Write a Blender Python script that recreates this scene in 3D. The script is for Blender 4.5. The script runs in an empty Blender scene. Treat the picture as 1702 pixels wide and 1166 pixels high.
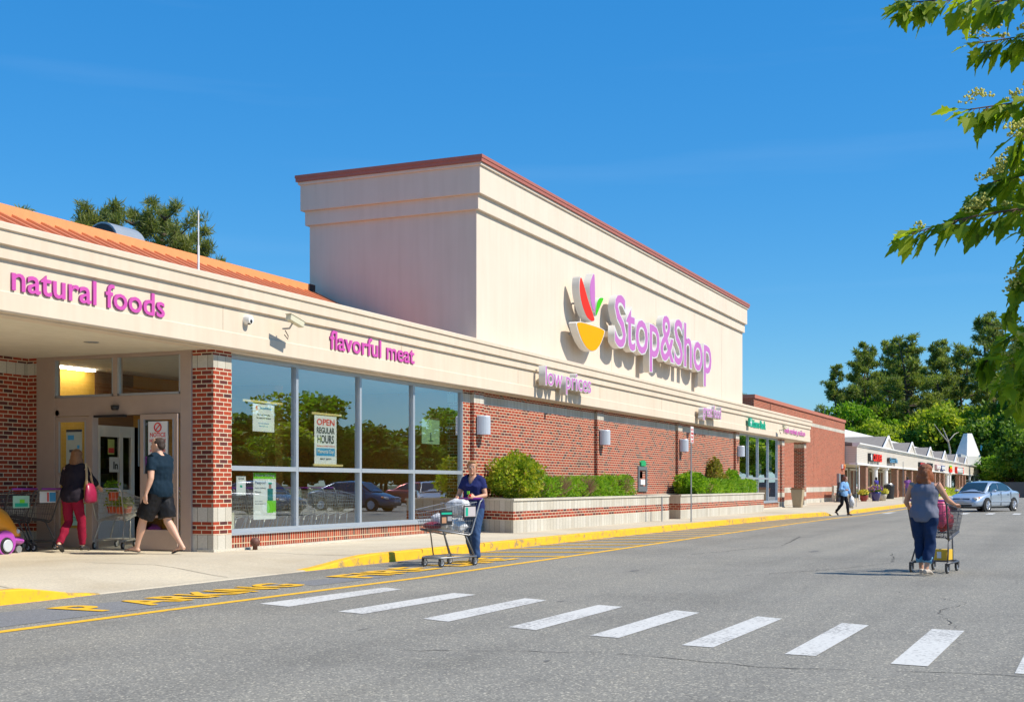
import bpy, bmesh, math, random
from mathutils import Vector, Matrix, noise
R = math.radians
SC = bpy.context.scene
COL = SC.collection
random.seed(7)

# ------------------------------------------------------------ camera, sky, sun
cam_d = bpy.data.cameras.new('camera')
cam = bpy.data.objects.new('camera', cam_d); COL.objects.link(cam)
cam.location = (0, 0, 1.25); cam.rotation_euler = (R(90), 0, R(23.85 - 90))
cam_d.sensor_width = 36; cam_d.lens = 44.44; cam_d.shift_y = 0.1304
cam_d.clip_start = .1; cam_d.clip_end = 3000
SC.camera = cam

SUN_EL, SUN_SX = 47.0, 0.13                 # elevation; slight lean of the sun towards +X
to_sun = Vector((SUN_SX, -1, 0)).normalized() * math.cos(R(SUN_EL)); to_sun.z = math.sin(R(SUN_EL))
sun_d = bpy.data.lights.new('sun', 'SUN'); sun_d.energy = 4.6; sun_d.angle = R(.53); sun_d.color = (1, .92, .79)
sun = bpy.data.objects.new('sun', sun_d); COL.objects.link(sun)
sun.rotation_euler = to_sun.to_track_quat('Z', 'Y').to_euler()
W = bpy.data.worlds.new('World'); SC.world = W; W.use_nodes = True
wn, wl = W.node_tree.nodes, W.node_tree.links
sky = wn.new('ShaderNodeTexSky'); sky.sky_type = 'NISHITA'; sky.sun_disc = False
sky.sun_elevation = R(SUN_EL); sky.sun_rotation = math.atan2(to_sun.x, to_sun.y)
sky.air_density = 1.15; sky.dust_density = .05; sky.ozone_density = 3.2
hs = wn.new('ShaderNodeHueSaturation'); hs.inputs['Saturation'].default_value = 1.42; hs.inputs['Value'].default_value = .88
tn = wn.new('ShaderNodeMix'); tn.data_type = 'RGBA'; tn.blend_type = 'MULTIPLY'; tn.inputs[0].default_value = 1; tn.inputs[7].default_value = (.72,.97,1.04,1)
wl.new(sky.outputs[0], hs.inputs['Color'])
wl.new(hs.outputs[0], tn.inputs[6])
az = wn.new('ShaderNodeMix'); az.data_type = 'RGBA'; az.inputs[0].default_value = .42; az.inputs[7].default_value = (.34, 2.2, 5.6, 1)
# a faint streak or two of high cirrus
tcw = wn.new('ShaderNodeTexCoord'); mpw = wn.new('ShaderNodeMapping'); mpw.inputs['Scale'].default_value = (1.2, 1.2, 16); nzw = wn.new('ShaderNodeTexNoise'); nzw.inputs['Scale'].default_value = 2.2; nzw.inputs['Detail'].default_value = 7
rw_ = wn.new('ShaderNodeValToRGB'); rw_.color_ramp.elements[0].position = .60; rw_.color_ramp.elements[1].position = .86; rw_.color_ramp.elements[1].color = (.03,.03,.03,1)
wl.new(tcw.outputs['Generated'], mpw.inputs[0]); wl.new(mpw.outputs[0], nzw.inputs['Vector']); wl.new(nzw.outputs[0], rw_.inputs[0])
ci = wn.new('ShaderNodeMix'); ci.data_type = 'RGBA'; ci.inputs[7].default_value = (6.5, 7.5, 8.5, 1); wl.new(rw_.outputs[0], ci.inputs[0])
wl.new(tn.outputs[2], az.inputs[6]); wl.new(az.outputs[2], ci.inputs[6]); wl.new(ci.outputs[2], wn['Background'].inputs['Color']); wn['Background'].inputs['Strength'].default_value = .118
SC.view_settings.view_transform = 'Standard'; SC.view_settings.look = 'None'; SC.view_settings.exposure = 0.38
SC.cycles.max_bounces = 8; SC.cycles.transparent_max_bounces = 24
try: SC.cycles.sample_clamp_indirect = 6.0
except Exception: pass

# ------------------------------------------------------------ mesh helpers
def link(name, me, mats, parent=None):
    o = bpy.data.objects.new(name, me); COL.objects.link(o)
    for m in (mats if isinstance(mats, (list, tuple)) else [mats]): me.materials.append(m)
    if parent: o.parent = parent
    return o
def wloc(o):
    v = Vector()
    while o is not None: v += Vector(o.location); o = o.parent
    return v
def each(boxes, name, mt, parent, **k):
    for b in boxes: MB().box(*b).build(name, mt, parent, **k)
class MB:
    def __init__(s): s.v = []; s.f = []; s.m = []; s.M = None
    def add(s, vs, fs, m=0):
        b = len(s.v)
        if s.M is not None: vs = [s.M @ Vector(v) for v in vs]
        s.v += [tuple(v) for v in vs]; s.f += [tuple(b + i for i in f) for f in fs]; s.m += [m] * len(fs); return s
    def box(s, x0, y0, z0, x1, y1, z1, m=0):
        if x0 > x1: x0, x1 = x1, x0
        if y0 > y1: y0, y1 = y1, y0
        if z0 > z1: z0, z1 = z1, z0
        return s.add([(x0,y0,z0),(x1,y0,z0),(x1,y1,z0),(x0,y1,z0),(x0,y0,z1),(x1,y0,z1),(x1,y1,z1),(x0,y1,z1)],
              [(0,3,2,1),(4,5,6,7),(0,1,5,4),(1,2,6,5),(2,3,7,6),(3,0,4,7)], m)
    def quad(s, a, b, c, d, m=0): return s.add([a,b,c,d], [(0,1,2,3)], m)
    def tube(s, pts, r, n=6, m=0, cap=True, closed=False):
        pts = [Vector(p) for p in pts]; N = len(pts)
        rr = r if isinstance(r, (list, tuple)) else [r] * N
        vs = []; up = None
        for i, p in enumerate(pts):
            a = pts[(i-1) % N] if (i > 0 or closed) else p; b = pts[(i+1) % N] if (i < N-1 or closed) else p
            t = (b - a).normalized()
            if up is None:
                up = Vector((0,0,1)) if abs(t.z) < .9 else Vector((1,0,0))
            x = t.cross(up)
            if x.length < 1e-5: x = t.orthogonal()
            x.normalize(); y = x.cross(t).normalized(); up = y
            for k in range(n):
                an = 2*math.pi*k/n; vs.append(p + (x*math.cos(an) + y*math.sin(an)) * rr[i])
        fs = []
        for i in range(N if closed else N-1):
            j = (i+1) % N
            for k in range(n): fs.append((i*n+k, i*n+(k+1)%n, j*n+(k+1)%n, j*n+k))
        if cap and not closed:
            fs.append(tuple(reversed(range(n)))); fs.append(tuple((N-1)*n+k for k in range(n)))
        return s.add(vs, fs, m)
    def loft(s, rings, side=(0,1,0), n=14, m=0):
        # rings: (x,y,z,ra,rb): ra along side, rb across; rounded closed ends
        P = [Vector(q[:3]) for q in rings]; N = len(P); side = Vector(side); vs = []
        for i, p in enumerate(P):
            t = (P[min(i+1,N-1)] - P[max(i-1,0)]).normalized()
            a = side - t*side.dot(t)
            if a.length < 1e-4: a = t.orthogonal()
            a.normalize(); b = t.cross(a)
            for k in range(n):
                an = 2*math.pi*k/n; vs.append(p + a*math.cos(an)*rings[i][3] + b*math.sin(an)*rings[i][4])
        fs = [(i*n+k, i*n+(k+1)%n, (i+1)*n+(k+1)%n, (i+1)*n+k) for i in range(N-1) for k in range(n)]
        fs.append(tuple(reversed(range(n)))); fs.append(tuple((N-1)*n+k for k in range(n)))
        return s.add(vs, fs, m)
    def ball(s, c, r, n=10, m=0, seed=None, amp=0.0, fr=3.0):
        rx, ry, rz = r if isinstance(r, (tuple, list)) else (r, r, r)
        vs = [(c[0], c[1], c[2]-rz)]; h = n//2+1
        for i in range(1, h):
            ph = -math.pi/2 + math.pi*i/h
            for k in range(n):
                th = 2*math.pi*k/n; d = Vector((math.cos(ph)*math.cos(th), math.cos(ph)*math.sin(th), math.sin(ph))); q = 1.0
                if seed is not None: q = 1 + amp*noise.noise(d*fr + Vector((seed*3.1, seed*1.7, seed)))
                vs.append((c[0]+d.x*rx*q, c[1]+d.y*ry*q, c[2]+d.z*rz*q))
        vs.append((c[0], c[1], c[2]+rz)); L = len(vs)-1; fs = []
        for k in range(n): fs.append((0, 1+(k+1)%n, 1+k)); fs.append((L, L-n+k, L-n+(k+1)%n))
        for i in range(h-2):
            for k in range(n): a = 1+i*n; fs.append((a+k, a+(k+1)%n, a+n+(k+1)%n, a+n+k))
        return s.add(vs, fs, m)
    def lathe(s, c, prof, n=20, m=0, axis='z'):
        vs = []
        for (r, h) in prof:
            for k in range(n):
                a = 2*math.pi*k/n; x, y = r*math.cos(a), r*math.sin(a)
                vs.append((c[0]+x, c[1]+y, c[2]+h) if axis == 'z' else ((c[0]+x, c[1]+h, c[2]+y) if axis == 'y' else (c[0]+h, c[1]+x, c[2]+y)))
        N = len(prof); fs = [(i*n+k, i*n+(k+1)%n, (i+1)*n+(k+1)%n, (i+1)*n+k) for i in range(N-1) for k in range(n)]
        fs.append(tuple(reversed(range(n)))); fs.append(tuple((N-1)*n+k for k in range(n)))
        return s.add(vs, fs, m)
    def prism(s, poly, a0, a1, axis='x', m=0):
        # poly: 2D outline; axis x: (y,z) extruded along x; axis y: (x,z); axis z: (x,y)
        def mk(p, a): return (a, p[0], p[1]) if axis == 'x' else ((p[0], a, p[1]) if axis == 'y' else (p[0], p[1], a))
        n = len(poly); vs = [mk(p, a0) for p in poly] + [mk(p, a1) for p in poly]
        return s.add(vs, [tuple(range(n)), tuple(range(2*n-1, n-1, -1))] + [(i, i+n, (i+1)%n+n, (i+1)%n) for i in range(n)], m)
    def build(s, name, mats, parent=None, smooth=False, local=False, fix=True, bevel=0):
        me = bpy.data.meshes.new(name)
        off = wloc(parent) if (parent and not local) else Vector()
        me.from_pydata([(v[0]-off.x, v[1]-off.y, v[2]-off.z) for v in s.v], [], s.f)
        me.polygons.foreach_set('material_index', s.m)
        if fix:
            bm = bmesh.new(); bm.from_mesh(me); bmesh.ops.recalc_face_normals(bm, faces=bm.faces); bm.to_mesh(me); bm.free()
        if smooth: me.polygons.foreach_set('use_smooth', [True]*len(me.polygons))
        me.update()
        o = link(name, me, mats, parent)
        if bevel:
            b = o.modifiers.new('bevel', 'BEVEL'); b.width = bevel; b.segments = 2; b.limit_method = 'ANGLE'; b.angle_limit = R(40)
        return o
def thing(name, label, cat, loc=(0,0,0), rz=0, group=None, kind=None):
    o = bpy.data.objects.new(name, None); COL.objects.link(o); o.location = loc; o.rotation_euler = (0,0,rz)
    o.empty_display_size = .1
    return tag(o, label, cat, group, kind)
def tag(o, label=None, cat=None, group=None, kind=None):
    if label: o['label'] = label
    if cat: o['category'] = cat
    if group: o['group'] = group
    if kind: o['kind'] = kind
    return o
def copy_tree(o, loc=None, rz=None, label=None, group=None, parent=None):
    c = o.copy(); COL.objects.link(c)
    if parent: c.parent = parent
    if loc is not None: c.location = loc
    if rz is not None: c.rotation_euler = (0, 0, rz)
    if label: c['label'] = label
    if group: c['group'] = group
    for ch in [q for q in o.children]: copy_tree(ch, parent=c)
    return c
def text(name, body, mat, x, y, z, width, height, depth=.03, parent=None, bold=0.0, rot=(R(90),0,0), mat2=None, align='LEFT'):
    cu = bpy.data.curves.new(name, 'FONT'); cu.body = body; cu.size = 1; cu.extrude = .5; cu.offset = bold; cu.resolution_u = 3
    cu.align_x = 'LEFT'
    t = bpy.data.objects.new('t', cu); COL.objects.link(t)
    dg = bpy.context.evaluated_depsgraph_get(); me = bpy.data.meshes.new_from_object(t.evaluated_get(dg))
    bpy.data.objects.remove(t); bpy.data.curves.remove(cu)
    xs = [v.co.x for v in me.vertices]; ys = [v.co.y for v in me.vertices]
    x0, x1, y0, y1 = min(xs), max(xs), min(ys), max(ys)
    sx = width/(x1-x0); sy = height/(y1-y0)
    for v in me.vertices:
        v.co.x = (v.co.x-x0)*sx; v.co.y = (v.co.y-y0)*sy; v.co.z = (v.co.z+.5)*depth
    me.name = name
    me.materials.clear()
    o = link(name, me, [mat] + ([mat2] if mat2 else []), parent)
    if mat2:
        for p in me.polygons: p.material_index = 0 if p.normal.z > .7 else 1
    else:
        for p in me.polygons: p.material_index = 0
    o.rotation_euler = rot
    off = wloc(parent) if parent else Vector()
    o.location = Vector((x,y,z)) - off
    return o

# ------------------------------------------------------------ materials
def new_mat(name):
    m = bpy.data.materials.new(name); m.use_nodes = True
    nt = m.node_tree; return m, nt.nodes, nt.links, nt.nodes['Principled BSDF']
def mat(name, col, rough=.6, metal=0.0, var=.12, scale=6.0, bump=0.0, bscale=40.0, spec=.5, emit=0.0, coat=0.0, trans=0.0, stretch=None):
    m, n, l, b = new_mat(name)
    tc = n.new('ShaderNodeNewGeometry'); nz = n.new('ShaderNodeTexNoise'); nz.inputs['Scale'].default_value = scale; nz.inputs['Detail'].default_value = 5
    if stretch:
        mp = n.new('ShaderNodeMapping'); mp.inputs['Scale'].default_value = stretch; l.new(tc.outputs['Position'], mp.inputs[0]); l.new(mp.outputs[0], nz.inputs['Vector']); src = mp.outputs[0]
    else: l.new(tc.outputs['Position'], nz.inputs['Vector']); src = tc.outputs['Position']
    mx = n.new('ShaderNodeMix'); mx.data_type = 'RGBA'
    mx.inputs[6].default_value = (*[c*(1-var) for c in col], 1); mx.inputs[7].default_value = (*[min(1, c*(1+var)) for c in col], 1)
    l.new(nz.outputs[0], mx.inputs[0]); l.new(mx.outputs[2], b.inputs['Base Color'])
    b.inputs['Roughness'].default_value = rough; b.inputs['Metallic'].default_value = metal
    b.inputs['Specular IOR Level'].default_value = spec
    if coat: b.inputs['Coat Weight'].default_value = coat; b.inputs['Coat Roughness'].default_value = .05
    if trans: b.inputs['Transmission Weight'].default_value = trans
    if emit: b.inputs['Emission Color'].default_value = (*col, 1); b.inputs['Emission Strength'].default_value = emit
    if bump:
        n2 = n.new('ShaderNodeTexNoise'); n2.inputs['Scale'].default_value = bscale; n2.inputs['Detail'].default_value = 4; l.new(src, n2.inputs['Vector'])
        bp = n.new('ShaderNodeBump'); bp.inputs['Strength'].default_value = bump; bp.inputs['Distance'].default_value = .02
        l.new(n2.outputs[0], bp.inputs['Height']); l.new(bp.outputs[0], b.inputs['Normal'])
    return m
def mathn(n, l, op, a, b=None, c=None):
    q = n.new('ShaderNodeMath'); q.operation = op
    for i, v in enumerate((a, b, c)):
        if v is None: continue
        if isinstance(v, (int, float)): q.inputs[i].default_value = v
        else: l.new(v, q.inputs[i])
    return q.outputs[0]
def ramp(n, l, fac, stops, interp='LINEAR'):
    r = n.new('ShaderNodeValToRGB'); r.color_ramp.interpolation = interp
    e = r.color_ramp.elements
    while len(e) < len(stops): e.new(.5)
    for i, (p, c) in enumerate(stops): e[i].position = p; e[i].color = (*c, 1)
    l.new(fac, r.inputs[0]); return r.outputs[0]
def mixc(n, l, f, a, b, mode='MIX'):
    q = n.new('ShaderNodeMix'); q.data_type = 'RGBA'; q.blend_type = mode
    for i, v in ((0, f), (6, a), (7, b)):
        if isinstance(v, (int, float)): q.inputs[i].default_value = v
        elif isinstance(v, tuple): q.inputs[i].default_value = (*v, 1)
        else: l.new(v, q.inputs[i])
    return q.outputs[2]
def masonry(name, bands=(), soldier=False, tint=None, mortar=(.66,.57,.41)):
    m, n, l, b = new_mat(name)
    g = n.new('ShaderNodeNewGeometry'); sp = n.new('ShaderNodeSeparateXYZ'); l.new(g.outputs['Position'], sp.inputs[0])
    sn = n.new('ShaderNodeSeparateXYZ'); l.new(g.outputs['True Normal'], sn.inputs[0])
    isx = mathn(n, l, 'GREATER_THAN', mathn(n, l, 'ABSOLUTE', sn.outputs[0]), .6)
    u = mathn(n, l, 'ADD', mathn(n, l, 'MULTIPLY', sp.outputs[0], mathn(n, l, 'SUBTRACT', 1.0, isx)), mathn(n, l, 'MULTIPLY', sp.outputs[1], isx))
    zo = mathn(n, l, 'SUBTRACT', sp.outputs[2], .002)
    cv = n.new('ShaderNodeCombineXYZ')
    if soldier: l.new(zo, cv.inputs[0]); l.new(u, cv.inputs[1])
    else: l.new(u, cv.inputs[0]); l.new(zo, cv.inputs[1])
    bt = n.new('ShaderNodeTexBrick'); bt.inputs['Scale'].default_value = 1; bt.inputs['Brick Width'].default_value = .26 if soldier else .212
    bt.inputs['Row Height'].default_value = .0725; bt.inputs['Mortar Size'].default_value = .0078; bt.inputs['Mortar Smooth'].default_value = .15
    bt.inputs['Color1'].default_value = (0,0,0,1); bt.inputs['Color2'].default_value = (1,1,1,1); bt.inputs['Mortar'].default_value = (.5,.5,.5,1)
    if soldier: bt.offset = 0
    l.new(cv.outputs[0], bt.inputs['Vector'])
    nz = n.new('ShaderNodeTexNoise'); nz.inputs['Scale'].default_value = 35; nz.inputs['Detail'].default_value = 6; l.new(g.outputs['Position'], nz.inputs['Vector'])
    n3 = n.new('ShaderNodeTexNoise'); n3.inputs['Scale'].default_value = .7; n3.inputs['Detail'].default_value = 3; l.new(g.outputs['Position'], n3.inputs['Vector'])
    bc = ramp(n, l, bt.outputs['Color'], tint or [(0,(.09,.03,.03)),(.16,(.17,.04,.03)),(.32,(.31,.05,.024)),(.6,(.40,.062,.026)),(.85,(.34,.052,.026)),(1,(.24,.055,.04))])
    bc = mixc(n, l, .5, bc, ramp(n, l, nz.outputs[0], [(.3,(.62,.62,.62)),(.7,(1.2,1.2,1.2))]), 'MULTIPLY')
    bc = mixc(n, l, .35, bc, ramp(n, l, n3.outputs[0], [(.32,(.66,.66,.68)),(.5,(1,1,1)),(.7,(1.22,1.2,1.16))]), 'MULTIPLY')
    col = mixc(n, l, bt.outputs['Fac'], bc, mortar)
    height = mathn(n, l, 'SUBTRACT', 1.0, bt.outputs['Fac'])
    if bands:
        b2 = n.new('ShaderNodeTexBrick'); b2.offset = 0; b2.inputs['Scale'].default_value = 1; b2.inputs['Brick Width'].default_value = .205
        b2.inputs['Row Height'].default_value = 5; b2.inputs['Mortar Size'].default_value = .0065
        b2.inputs['Color1'].default_value = (0,0,0,1); b2.inputs['Color2'].default_value = (1,1,1,1)
        l.new(cv.outputs[0], b2.inputs['Vector'])
        blk = ramp(n, l, b2.outputs['Color'], [(0,(.50,.46,.38)),(.5,(.56,.53,.45)),(1,(.60,.57,.50))])
        blk = mixc(n, l, .5, blk, ramp(n, l, nz.outputs[0], [(.3,(.75,.75,.75)),(.7,(1.12,1.12,1.12))]), 'MULTIPLY')
        blk = mixc(n, l, .4, blk, ramp(n, l, n3.outputs[0], [(.35,(.72,.70,.66)),(.65,(1.1,1.1,1.1))]), 'MULTIPLY')
        blk = mixc(n, l, b2.outputs['Fac'], blk, (.26,.23,.18))
        msk = None
        for (a, c) in bands:
            q = mathn(n, l, 'MULTIPLY', mathn(n, l, 'GREATER_THAN', sp.outputs[2], a), mathn(n, l, 'LESS_THAN', sp.outputs[2], c))
            msk = q if msk is None else mathn(n, l, 'MAXIMUM', msk, q)
        col = mixc(n, l, msk, col, blk)
        height = mathn(n, l, 'MAXIMUM', height, msk)
    l.new(col, b.inputs['Base Color']); b.inputs['Roughness'].default_value = .88; b.inputs['Specular IOR Level'].default_value = .25
    bp = n.new('ShaderNodeBump'); bp.inputs['Strength'].default_value = .7; bp.inputs['Distance'].default_value = .008
    l.new(mathn(n, l, 'ADD', height, mathn(n, l, 'MULTIPLY', nz.outputs[0], .35)), bp.inputs['Height']); l.new(bp.outputs[0], b.inputs['Normal'])
    return m
BANDS = [(0,.425),(.641,.877),(3.165,3.37)]
M_BRICK = masonry('facade_brick', BANDS)
M_PLANT = masonry('planter_brick', [(0,.43),(.64,2)])
M_SOLD = masonry('soldier_brick', (), True, mortar=(.62,.52,.34))
M_PLAIN = masonry('brick_plain', [(0,.40),(.80,1.10),(4.79,4.99)], tint=[(0,(.24,.06,.035)),(.2,(.36,.088,.048)),(.6,(.43,.105,.056)),(1,(.40,.10,.055))], mortar=(.48,.33,.22))
M_PIER = masonry('pier_brick', (), tint=[(0,(.16,.045,.03)),(.5,(.24,.06,.04)),(1,(.30,.08,.05))])

def stucco(name, col, dirt=.25, streak=True):
    m, n, l, b = new_mat(name)
    g = n.new('ShaderNodeNewGeometry')
    a = n.new('ShaderNodeTexNoise'); a.inputs['Scale'].default_value = .9; a.inputs['Detail'].default_value = 6; l.new(g.outputs['Position'], a.inputs['Vector'])
    mp = n.new('ShaderNodeMapping'); mp.inputs['Scale'].default_value = (5, 5, .35); l.new(g.outputs['Position'], mp.inputs[0])
    s = n.new('ShaderNodeTexNoise'); s.inputs['Scale'].default_value = 1.2; s.inputs['Detail'].default_value = 5; l.new(mp.outputs[0], s.inputs['Vector'])
    f = n.new('ShaderNodeTexNoise'); f.inputs['Scale'].default_value = 120; f.inputs['Detail'].default_value = 3; l.new(g.outputs['Position'], f.inputs['Vector'])
    c = mixc(n, l, dirt, col, ramp(n, l, a.outputs[0], [(.3,(.80,.78,.74)),(.7,(1.06,1.06,1.06))]), 'MULTIPLY')
    c = mixc(n, l, dirt, c, ramp(n, l, s.outputs[0], [(.35,(.82,.78,.72)),(.6,(1.05,1.05,1.05))]), 'MULTIPLY')
    l.new(c, b.inputs['Base Color']); b.inputs['Roughness'].default_value = .85; b.inputs['Specular IOR Level'].default_value = .25
    bp = n.new('ShaderNodeBump'); bp.inputs['Strength'].default_value = .25; bp.inputs['Distance'].default_value = .004
    l.new(f.outputs[0], bp.inputs['Height']); l.new(bp.outputs[0], b.inputs['Normal'])
    return m
M_STUC = stucco('cream_stucco', (.69,.58,.455), .22)
M_TOWER = stucco('tower_stucco', (.71,.61,.50), .18)
M_SOFF = stucco('soffit_panel', (.74,.68,.55), .2)
def ground_mat(name, base, specks, rough=.9, grain=90, crack=0.0, patch=.35, pdark=(.78,.78,.8), plight=(1.15,1.14,1.1)):
    m, n, l, b = new_mat(name)
    g = n.new('ShaderNodeNewGeometry')
    vo = n.new('ShaderNodeTexVoronoi'); vo.inputs['Scale'].default_value = grain; l.new(g.outputs['Position'], vo.inputs['Vector'])
    a = n.new('ShaderNodeTexNoise'); a.inputs['Scale'].default_value = .35; a.inputs['Detail'].default_value = 7; a.inputs['Roughness'].default_value = .62; l.new(g.outputs['Position'], a.inputs['Vector'])
    f = n.new('ShaderNodeTexNoise'); f.inputs['Scale'].default_value = 28; f.inputs['Detail'].default_value = 8; f.inputs['Roughness'].default_value = .8; l.new(g.outputs['Position'], f.inputs['Vector'])
    v = n.new('ShaderNodeSeparateColor'); l.new(vo.outputs['Color'], v.inputs[0])
    c = mixc(n, l, 1.0, base, ramp(n, l, v.outputs[0], specks), 'MULTIPLY')
    c = mixc(n, l, patch, c, ramp(n, l, a.outputs[0], [(.33,pdark),(.5,(1,1,1)),(.68,plight)]), 'MULTIPLY')
    c = mixc(n, l, .6, c, ramp(n, l, f.outputs[0], [(.3,(.7,.7,.7)),(.5,(1,1,1)),(.72,(1.35,1.33,1.3))]), 'MULTIPLY')
    if crack:
        ml = n.new('ShaderNodeMapping'); ml.inputs['Scale'].default_value = (.035,1.1,1); l.new(g.outputs['Position'], ml.inputs[0]); ln = n.new('ShaderNodeTexNoise'); ln.inputs['Scale'].default_value = 1.0; ln.inputs['Detail'].default_value = 5; l.new(ml.outputs[0], ln.inputs['Vector'])
        c = mixc(n, l, .8, c, ramp(n, l, ln.outputs[0], [(.35,(.86,.86,.86)),(.5,(1,1,1)),(.65,(1.08,1.07,1.05))]), 'MULTIPLY')
        w = n.new('ShaderNodeTexNoise'); w.inputs['Scale'].default_value = 1.3; w.inputs['Detail'].default_value = 6; l.new(g.outputs['Position'], w.inputs['Vector'])
        wp = mixc(n, l, .28, g.outputs['Position'], w.outputs['Color'], 'ADD')
        ck = n.new('ShaderNodeTexVoronoi'); ck.feature = 'DISTANCE_TO_EDGE'; ck.inputs['Scale'].default_value = .23; l.new(wp, ck.inputs['Vector'])
        gate = n.new('ShaderNodeTexNoise'); gate.inputs['Scale'].default_value = .5; l.new(g.outputs['Position'], gate.inputs['Vector'])
        k = mathn(n, l, 'MULTIPLY', mathn(n, l, 'LESS_THAN', ck.outputs[0], .0022), mathn(n, l, 'GREATER_THAN', gate.outputs[0], .50))
        c = mixc(n, l, mathn(n, l, 'MULTIPLY', k, crack), c, (.05,.048,.045))
    l.new(c, b.inputs['Base Color']); b.inputs['Roughness'].default_value = rough; b.inputs['Specular IOR Level'].default_value = .3
    bp = n.new('ShaderNodeBump'); bp.inputs['Strength'].default_value = .5; bp.inputs['Distance'].default_value = .004
    l.new(mathn(n, l, 'ADD', v.outputs[0], f.outputs[0]), bp.inputs['Height']); l.new(bp.outputs[0], b.inputs['Normal'])
    return m
M_ASPH = ground_mat('asphalt', (.240,.229,.200), [(0,(.66,.66,.66)),(.4,(.94,.94,.94)),(.86,(1.08,1.08,1.06)),(.95,(1.9,1.85,1.7))], crack=.2, grain=80, patch=.75, pdark=(.80,.80,.80), plight=(1.12,1.11,1.08))
M_PATCH = ground_mat('asphalt_patch', (.195,.197,.20), [(0,(.75,.75,.75)),(.5,(1,1,1)),(.93,(1.3,1.3,1.3))], grain=120)
M_CONC = ground_mat('sidewalk_concrete', (.53,.47,.36), [(0,(.94,.94,.94)),(.6,(1,1,1)),(1,(1.05,1.05,1.03))], grain=60, patch=.7, pdark=(.78,.74,.68))
M_CONC2 = ground_mat('coping_concrete', (.56,.52,.44), [(0,(.9,.9,.9)),(1,(1.08,1.08,1.05))], grain=60, patch=.6)
def paint_mat(name, col, under, wear=.5, sc=9.0, rough=.75):
    m, n, l, b = new_mat(name)
    g = n.new('ShaderNodeNewGeometry')
    a = n.new('ShaderNodeTexNoise'); a.inputs['Scale'].default_value = sc; a.inputs['Detail'].default_value = 9; a.inputs['Roughness'].default_value = .75; l.new(g.outputs['Position'], a.inputs['Vector'])
    f = n.new('ShaderNodeTexNoise'); f.inputs['Scale'].default_value = 1.4; f.inputs['Detail'].default_value = 3; l.new(g.outputs['Position'], f.inputs['Vector'])
    k = mathn(n, l, 'ADD', a.outputs[0], mathn(n, l, 'MULTIPLY', mathn(n, l, 'SUBTRACT', f.outputs[0], .5), .35))
    msk = ramp(n, l, k, [(wear-.03,(1,1,1)),(wear+.06,(0,0,0))])
    var = mixc(n, l, .5, col, ramp(n, l, a.outputs[0], [(.3,(.75,.75,.75)),(.7,(1.15,1.15,1.15))]), 'MULTIPLY')
    l.new(mixc(n, l, msk, var, under), b.inputs['Base Color']); b.inputs['Roughness'].default_value = rough
    bp = n.new('ShaderNodeBump'); bp.inputs['Strength'].default_value = .3; bp.inputs['Distance'].default_value = .004
    l.new(a.outputs[0], bp.inputs['Height']); l.new(bp.outputs[0], b.inputs['Normal'])
    return m
M_WPAINT = paint_mat('white_road_paint', (.60,.59,.55), (.30,.29,.27), .42, 24)
M_YPAINT = paint_mat('yellow_road_paint', (.83,.46,.016), (.27,.25,.17), .35)
M_YKERB = paint_mat('yellow_kerb_paint', (.84,.45,.012), (.34,.24,.10), .41, 6)
M_ORANGE = mat('orange_roof_metal', (.58,.18,.065), .5, 0, .10, 2, spec=.6)
M_COPING = mat('red_brown_coping', (.42,.13,.08), .45, 0, .08)
M_ALU = mat('window_aluminium', (.40,.44,.48), .35, .3, .06)
M_TAUPE = mat('door_taupe_metal', (.44,.34,.285), .5, .1, .08)
M_WHITE = mat('white_paint', (.78,.78,.75), .5, 0, .05)
M_DARK = mat('black_plastic', (.02,.02,.022), .45, 0, .1)
M_GREY = mat('grey_metal', (.34,.36,.38), .4, .5, .1)
M_LAMP = mat('lamp_shade_grey', (.52,.56,.62), .4, .1, .06)
M_STEEL = mat('cart_steel', (.42,.43,.44), .35, .7, .1)
M_DSTEEL = mat('dark_cart_steel', (.10,.10,.11), .45, .5, .1)
M_RUBBER = mat('rubber', (.03,.03,.03), .8, 0, .1)
M_MAG = mat('magenta_sign_face', (.56,.09,.38), .6, 0, .06, spec=.15)
M_MAGD = mat('magenta_sign_side', (.30,.05,.22), .5, 0, .04)
M_LILAC = mat('lilac_sign_face', (.50,.17,.46), .6, 0, .05, spec=.12)
M_SIGNSIDE = mat('sign_return_white', (.66,.65,.62), .45, 0, .06)
M_REDF = mat('red_sign_face', (.80,.035,.02), .6, 0, .03, spec=.1)
M_YELF = mat('yellow_sign_face', (.86,.36,.0), .6, 0, .03, spec=.1)
M_GRNF = mat('green_sign_face', (.06,.50,.01), .6, 0, .03, spec=.1)
M_TEAL = mat('teal_sign_face', (.01,.40,.25), .45, 0, .03)
M_PAPER = mat('poster_paper', (.76,.79,.80), .6, 0, .03)
M_BLK = mat('poster_ink', (.03,.04,.06), .6, 0, .02)
M_RED = mat('poster_red', (.70,.05,.05), .6, 0, .03)
M_BLUE = mat('poster_blue', (.06,.33,.62), .6, 0, .03)
M_LIME = mat('poster_green', (.22,.66,.03), .6, 0, .03)
M_WOODBAR = mat('yellow_wood_bar', (.72,.58,.26), .5, 0, .06)
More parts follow.
